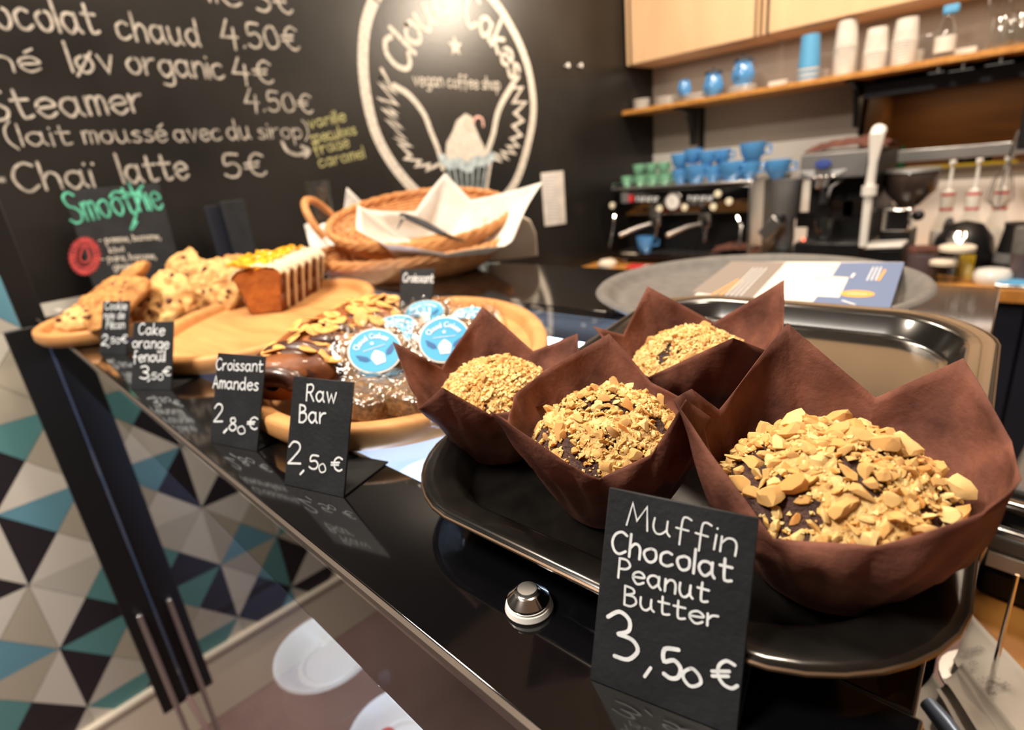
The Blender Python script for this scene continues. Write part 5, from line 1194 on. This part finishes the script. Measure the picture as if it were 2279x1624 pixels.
for k, (p, X, r, h, lab) in enumerate(((2118,2.02,.045,.075,'clear jar with a wide pale lid in front of the kettle'),(2092,1.95,.036,.052,'smaller clear jar with a pale lid, left front of the kettle'))):
    c = on(p, 2.20-.02*k, ZB); t = thing('lidded_jar', lab, 'jar', c); hh = [.115,.075][k]
    MB().lathe([(0,0),(r,0),(r,hh-.015),(0,hh-.015)], c, 24).build('jar_body', 'jar', t); MB().lathe([(0,hh-.015),(r*1.05,hh-.015),(r*1.05,hh-.004),(r*.9,hh),(0,hh)], c, 24).build('lid', 'cream', t)
c = on(2205, 2.21, ZB); tag(MB().lathe([(0,0),(.040,0),(.048,.01),(.048,.03),(.040,.042),(.02,.045),(0,.045)], c, 24).build('round_tin', 'white'), 'low round white tin between the kettle and the dark bottle', 'tin')
a = at(2138,567,X=2.262); b_ = at(2168,590,X=2.262); tag(MB().obox(V((2.262,b_.y,ZB)), V((.004,0,0)), V((0,a.y-b_.y,0)), V((0,.0,a.z-ZB))).build('yellow_card', 'yellow'), 'yellow card standing in front of the kettle behind the jars', 'card')
c = on(2243, 2.33, ZB); t = thing('dark_bottle', 'dark tapering jug at the right, beside the light tumbler', 'bottle', c); hb = at(2243,495,X=2.33).z-ZB
MB().lathe([(0,0),(.045,0),(.045,.04),(.030,hb*.9),(.032,hb),(0,hb)], c, 24).build('body', 'black', t); MB().lathe([(.0445,.045),(.043,.075)], c, 24).build('pale_mark', 'greygrille', t)
c = on(2276, 2.24, ZB); t = thing('tall_tumbler', 'tall two-tone tumbler cut by the right frame edge', 'cup', c); hb = at(2276,505,X=2.24).z-ZB
MB().lathe([(0,0),(.034,0),(.040,hb*.55),(0,hb*.55)], c, 24).build('lower_body', 'brown', t); MB().lathe([(.040,hb*.551),(.042,hb*.97),(.040,hb),(0,hb)], c, 24).build('upper_body', 'greytray', t)
c = at(2250,350,X=2.5); t = thing('hanging_whisk', 'steel wire whisk hanging at the right of the pass-through', 'whisk', c)
for k in range(4): MB().tube([c+V((.0,.0,0)), c+V((.012*cos(k*pi/4), .025*sin(k*pi/4)+.01,-.07)), c+V((.016*cos(k*pi/4), .035*sin(k*pi/4)+.01,-.13)), c+V((0,.01,-.165)), c-V((.016*cos(k*pi/4), .035*sin(k*pi/4)-.01,.13)), c-V((.012*cos(k*pi/4), .025*sin(k*pi/4)-.01,.07)), c+V((0,.002,0))], .0018, 6).build('wire', 'chrome', t)
MB().tube([c, c+V((0,-.01,.08))], .009, 10).build('handle', 'chrome', t)
c = at(2279,300,X=2.3); tag(MB().box((2.3,c.y-.10,c.z-.04), (2.32,c.y+.012,c.z+.12)).build('display_screen', 'black', bevel=.003), 'black-framed till screen cut by the right frame edge', 'screen')
# bits at the left of the back counter, and the blue tray at the right
c = on(1352, 2.17, ZB); c = V((2.17, min(c.y,1.54), ZB)); tag(MB().lathe([(0,0),(.04,0),(.045,.02),(.03,.035),(0,.04)], c, 16, None, 1, 1.0).build('folded_cloth', 'cream'), 'beige folded cloth at the left end of the back counter', 'cloth')
c = on(1430, 2.19, ZB); tag(MB().box((c.x-.03,c.y-.05,ZB), (c.x+.03,c.y+.07,ZB+.012)).build('red_cloth', 'redprint', bevel=.004), 'flat red cloth in front of the espresso machine', 'cloth')
c = on(1465, 2.16, ZB); tag(MB().box((c.x-.02,c.y-.07,ZB), (c.x+.02,c.y+.07,ZB+.018)).build('white_cloth', 'paperwhite', bevel=.006), 'folded white cloth in front of the espresso machine', 'cloth')
c = on(2262, 2.15, ZB); t = thing('blue_tray', 'shallow tray with a light blue mat at the right edge of the back counter', 'tray', c)
MB().box((2.14,c.y-.16,ZB), (2.24,c.y+.05,ZB+.012)).build('tray_body', 'chrome', t, bevel=.003); MB().box((2.15,c.y-.155,ZB+.012), (2.235,c.y+.045,ZB+.016)).build('mat', 'bluepaper', t)
# ---------------------------------------------------------------- grey round tray and leaflet
gt = thing('round_tray', 'large round grey rubber tray behind the black baking tray', 'tray', (.70,.262,0))
gc = V((.700,.262,.0))
MB().lathe([(0,.001),(.143,.001),(.160,.005),(.186,.021),(.190,.024),(.187,.0275),(.180,.0275),(.172,.021),(.165,.014),(.156,.0105),(.151,.0125),(.146,.0095),(0,.0085)], gc, 96, None, 1, 1).build('tray_body', 'greytray', gt, smooth=60)
lz = .0290; L = [at(1540,660,Z=lz), at(1930,688,Z=lz), at(2010,583,Z=lz), at(1655,582,Z=lz)]
lf = thing('leaflet', 'folded grey, white and blue printed leaflet on the grey round tray', 'leaflet', (L[0]+L[2])/2)
m = MB(); m.add(L+[p-V((0,0,.0012)) for p in L], [(0,1,2,3),(7,6,5,4),(0,4,5,1),(1,5,6,2),(2,6,7,3),(3,7,4,0)]); m.build('sheet', 'paperwhite', lf, smooth=False)
Bd = Board(V((0,0,lz)), (1,-1,0), (1,1,0), .0004); g4 = lambda x, y: (1300+.4296*x, 280+.4297*y)
for nm, mm, pts in (('grey_page','leafgrey',[(560,858),(765,700),(1045,706),(868,893)]),('blue_page','leafblue',[(1330,708),(1660,706),(1585,942),(1182,915),(1208,882),(1322,888),(1372,782),(1285,776)])):
    t = MB(); Bd.poly(t, [g4(*p) for p in pts]); t.build(nm, mm, lf, smooth=False)
Bd.off = .0007; t = MB(); o = Bd.px(*g4(1415,869)); r1 = (Bd.px(*g4(1505,869))-o).length; r2 = r1*.98
t.add([o+V((cos(2*pi*k/28)*r1, sin(2*pi*k/28)*r1, 0)) for k in range(28)], [tuple(range(28))])
t.build('orange_disc', 'orange', lf, smooth=False)
for a, b in (((650,882),(800,795)),((690,885),(820,800)),((1525,800),(1560,745))): t = MB(); Bd.line(t, [g4(*a), g4(*b)], .0026, False); t.build('orange_line', 'orange', lf, smooth=False)
Bd.off = .0010; t = MB()
for k in range(4): Bd.line(t, [g4(725+28*k,888-3*k), g4(880+22*k,735)], .0012, False)
for k in range(3): Bd.line(t, [g4(1465+22*k,800), g4(1500+20*k,730)], .0014, False)
Bd.line(t, [g4(1385,785), g4(1400,765)], .003); Bd.line(t, [g4(1370,868), g4(1460,872)], .0022); Bd.line(t, [g4(1340,905), g4(1400,925)], .003)
t.build('white_print', 'marker', lf, smooth=False); t = MB()
for x, y in ((1080,775),(1190,765),(1150,830),(1285,810)):
    for k in range(3): Bd.line(t, [g4(x,y+14*k), g4(x+52-8*k,y+14*k)], .0007, False)
t.build('pale_print', 'inkpale', lf, smooth=False)
m = MB().tube([at(2200,792,Z=-.01), at(2196,850,Z=-.03)], .006, 10); tag(m.build('chrome_clip', 'chrome'), 'small chrome clip on the counter edge right of the baking tray', 'clip')
# ---------------------------------------------------------------- work surface at the right with receipts and card terminal
ZW = -.26
wk = thing('side_worktop', 'low oak worktop beyond the right end of the display counter', 'worktop', (.6,-.35,ZF))
MB().box((.20,-1.2,ZW-.04), (.90,-.004,ZW)).build('top', 'oak_shelf', wk, bevel=.002)
MB().box((.24,-1.18,ZF), (.86,-.01,ZW-.04)).build('body', 'navy', wk)
# card terminal / printer
t0 = at(2068,1315,Z=ZW+.02); tm = thing('receipt_printer', 'black and grey receipt printer with a chrome lid at the right frame edge', 'printer', (.66,-.06,ZW))
Cp = V((.685,-.085,ZW)); ex = V((.97,-.10,0)).normalized()*1; ey = V((.10,.97,0)).normalized()
def pb(x0, x1, y0, y1, z0, z1): return MB().obox(Cp+ex*x0+ey*y0+V((0,0,z0)), ex*(x1-x0), ey*(y1-y0), V((0,0,z1-z0)))
pb(-.07,.12,-.10,.075,0,.035).build('base', 'black', tm, bevel=.006)
pb(-.071,.0,-.09,.070,.036,.052).build('label_strip', 'paperwhite', tm)
pb(-.07,.12,-.10,.075,.053,.072).build('middle', 'greygrille', tm, bevel=.004)
MB().tube([Cp+ex*-.045+ey*-.10+V((0,0,.082)), Cp+ex*-.045+ey*.07+V((0,0,.082))], .018, 16).build('chrome_lid', 'blackglass', tm)
MB().tube([Cp+ex*-.064+ey*-.10+V((0,0,.074)), Cp+ex*-.064+ey*.07+V((0,0,.074))], .004, 10).build('chrome_bar', 'chrome', tm)
pb(-.02,.12,-.10,.075,.072,.100).build('rear_cover', 'greygrille', tm, bevel=.006)
m = MB()
for k in range(6): m.obox(Cp+ex*(.01+.015*k)+ey*-.08+V((0,0,.1002)), ex*.008, ey*.13, V((0,0,.002)))
tag(m.build('vents', 'steel', tm), kind='stuff')
pb(.06,.10,-.07,.0,.101,.108).build('yellow_tab', 'yellow', tm, bevel=.002)
# spike with receipts
sp = at(2207,1510,Z=ZW+.008); sk = thing('receipt_spike', 'steel spike standing up through the paper receipts', 'spike', (sp.x,sp.y,ZW))
tp = at(2247,1300,Z=0); d = tp-sp
MB().tube([V((sp.x,sp.y,ZW)), V((sp.x,sp.y,ZW+.115))], [.0022,.0014], 10).build('spike', 'chrome', sk)
MB().lathe([(0,0),(.035,0),(.035,.003),(0,.003)], (sp.x,sp.y,ZW), 24).build('base', 'steel', sk)
def receipt(quad, z, label, seed, txt=()):
    P = [at(x, y, Z=z) for x, y in quad]; o = thing('receipt', label, 'receipt', sum(P, V())/4, None); n = V((0,0,1)); m = MB()
    a, b, c, d = P
    m.grid(lambda u, v: a.lerp(b,u).lerp(d.lerp(c,u), v)+V((0,0,.0025*noise.noise(V((u*2+seed,v*2,0)))+.006*(abs(2*u-1)**3)*(seed%2))), 12, 12)
    m.build('paper_slip', 'paperwhite', o, smooth=80, solid=.0003); Bq = Board(V((0,0,z)), (1,-1,0), (1,1,0), .004); t = MB()
    for s, A, B_, h in txt: Bq.text(t, s, A, B_, h, .13)
    if txt: t.build('printing', 'inkgrey', o, smooth=False)
g7 = lambda x, y: (2060+.298*x, 1140+.298*y)
receipt([(2118,1480),(2160,1378),(2330,1560),(2290,1720)], ZW+.006, 'large flat receipt pierced by the spike, with printed lines', 1, [
    ('ticket commercant', g7(335,1370), g7(635,1290), 10), ('a conserver', g7(370,1400), g7(545,1360), 10), ('merci', g7(395,1430), g7(470,1410), 9), ('20,50 €', g7(385,1282), g7(560,1245), 10),
    ('debit cb', g7(190,1190), g7(395,1130), 9), ('sans contact', g7(215,1240), g7(375,1195), 8), ('montant', g7(235,1290), g7(355,1255), 9), ('004500024', g7(290,1060), g7(450,1025), 9)])
for k, (qd, z) in enumerate([([(2075,1600),(2100,1530),(2230,1700),(2180,1760)],.012),([(2080,1545),(2130,1500),(2240,1660),(2180,1720)],.016),([(2095,1520),(2140,1485),(2260,1640),(2215,1700)],.019),([(2010,1560),(2075,1510),(2150,1640),(2080,1700)],.009)]):
    receipt(qd, ZW+z, ['receipt curling out under the tray edge, nearest the picture bottom','second curled receipt under the large one','third curled receipt, just left of the spike','short receipt partly under the black tray corner'][k], 3+k*2)
p = at(2065,1565,Z=ZW+.03); tag(MB().tube([p, p+V((-.012,-.012,0)), p+V((-.03,-.03,-.002))], [.006,.007,.006], 14).build('pen', mat('silver_blue', sr(150,170,200), .35, metal=.3)), 'thick silvery blue pen partly under the receipts', 'pen')
tag(MB().tube([V((.165,CY0-.006,-.012)), V((.165,CY0-.006,-.6))], .004, 8).build('edge_rod', 'chrome'), 'vertical chrome rod at the right front corner of the counter', 'rod')
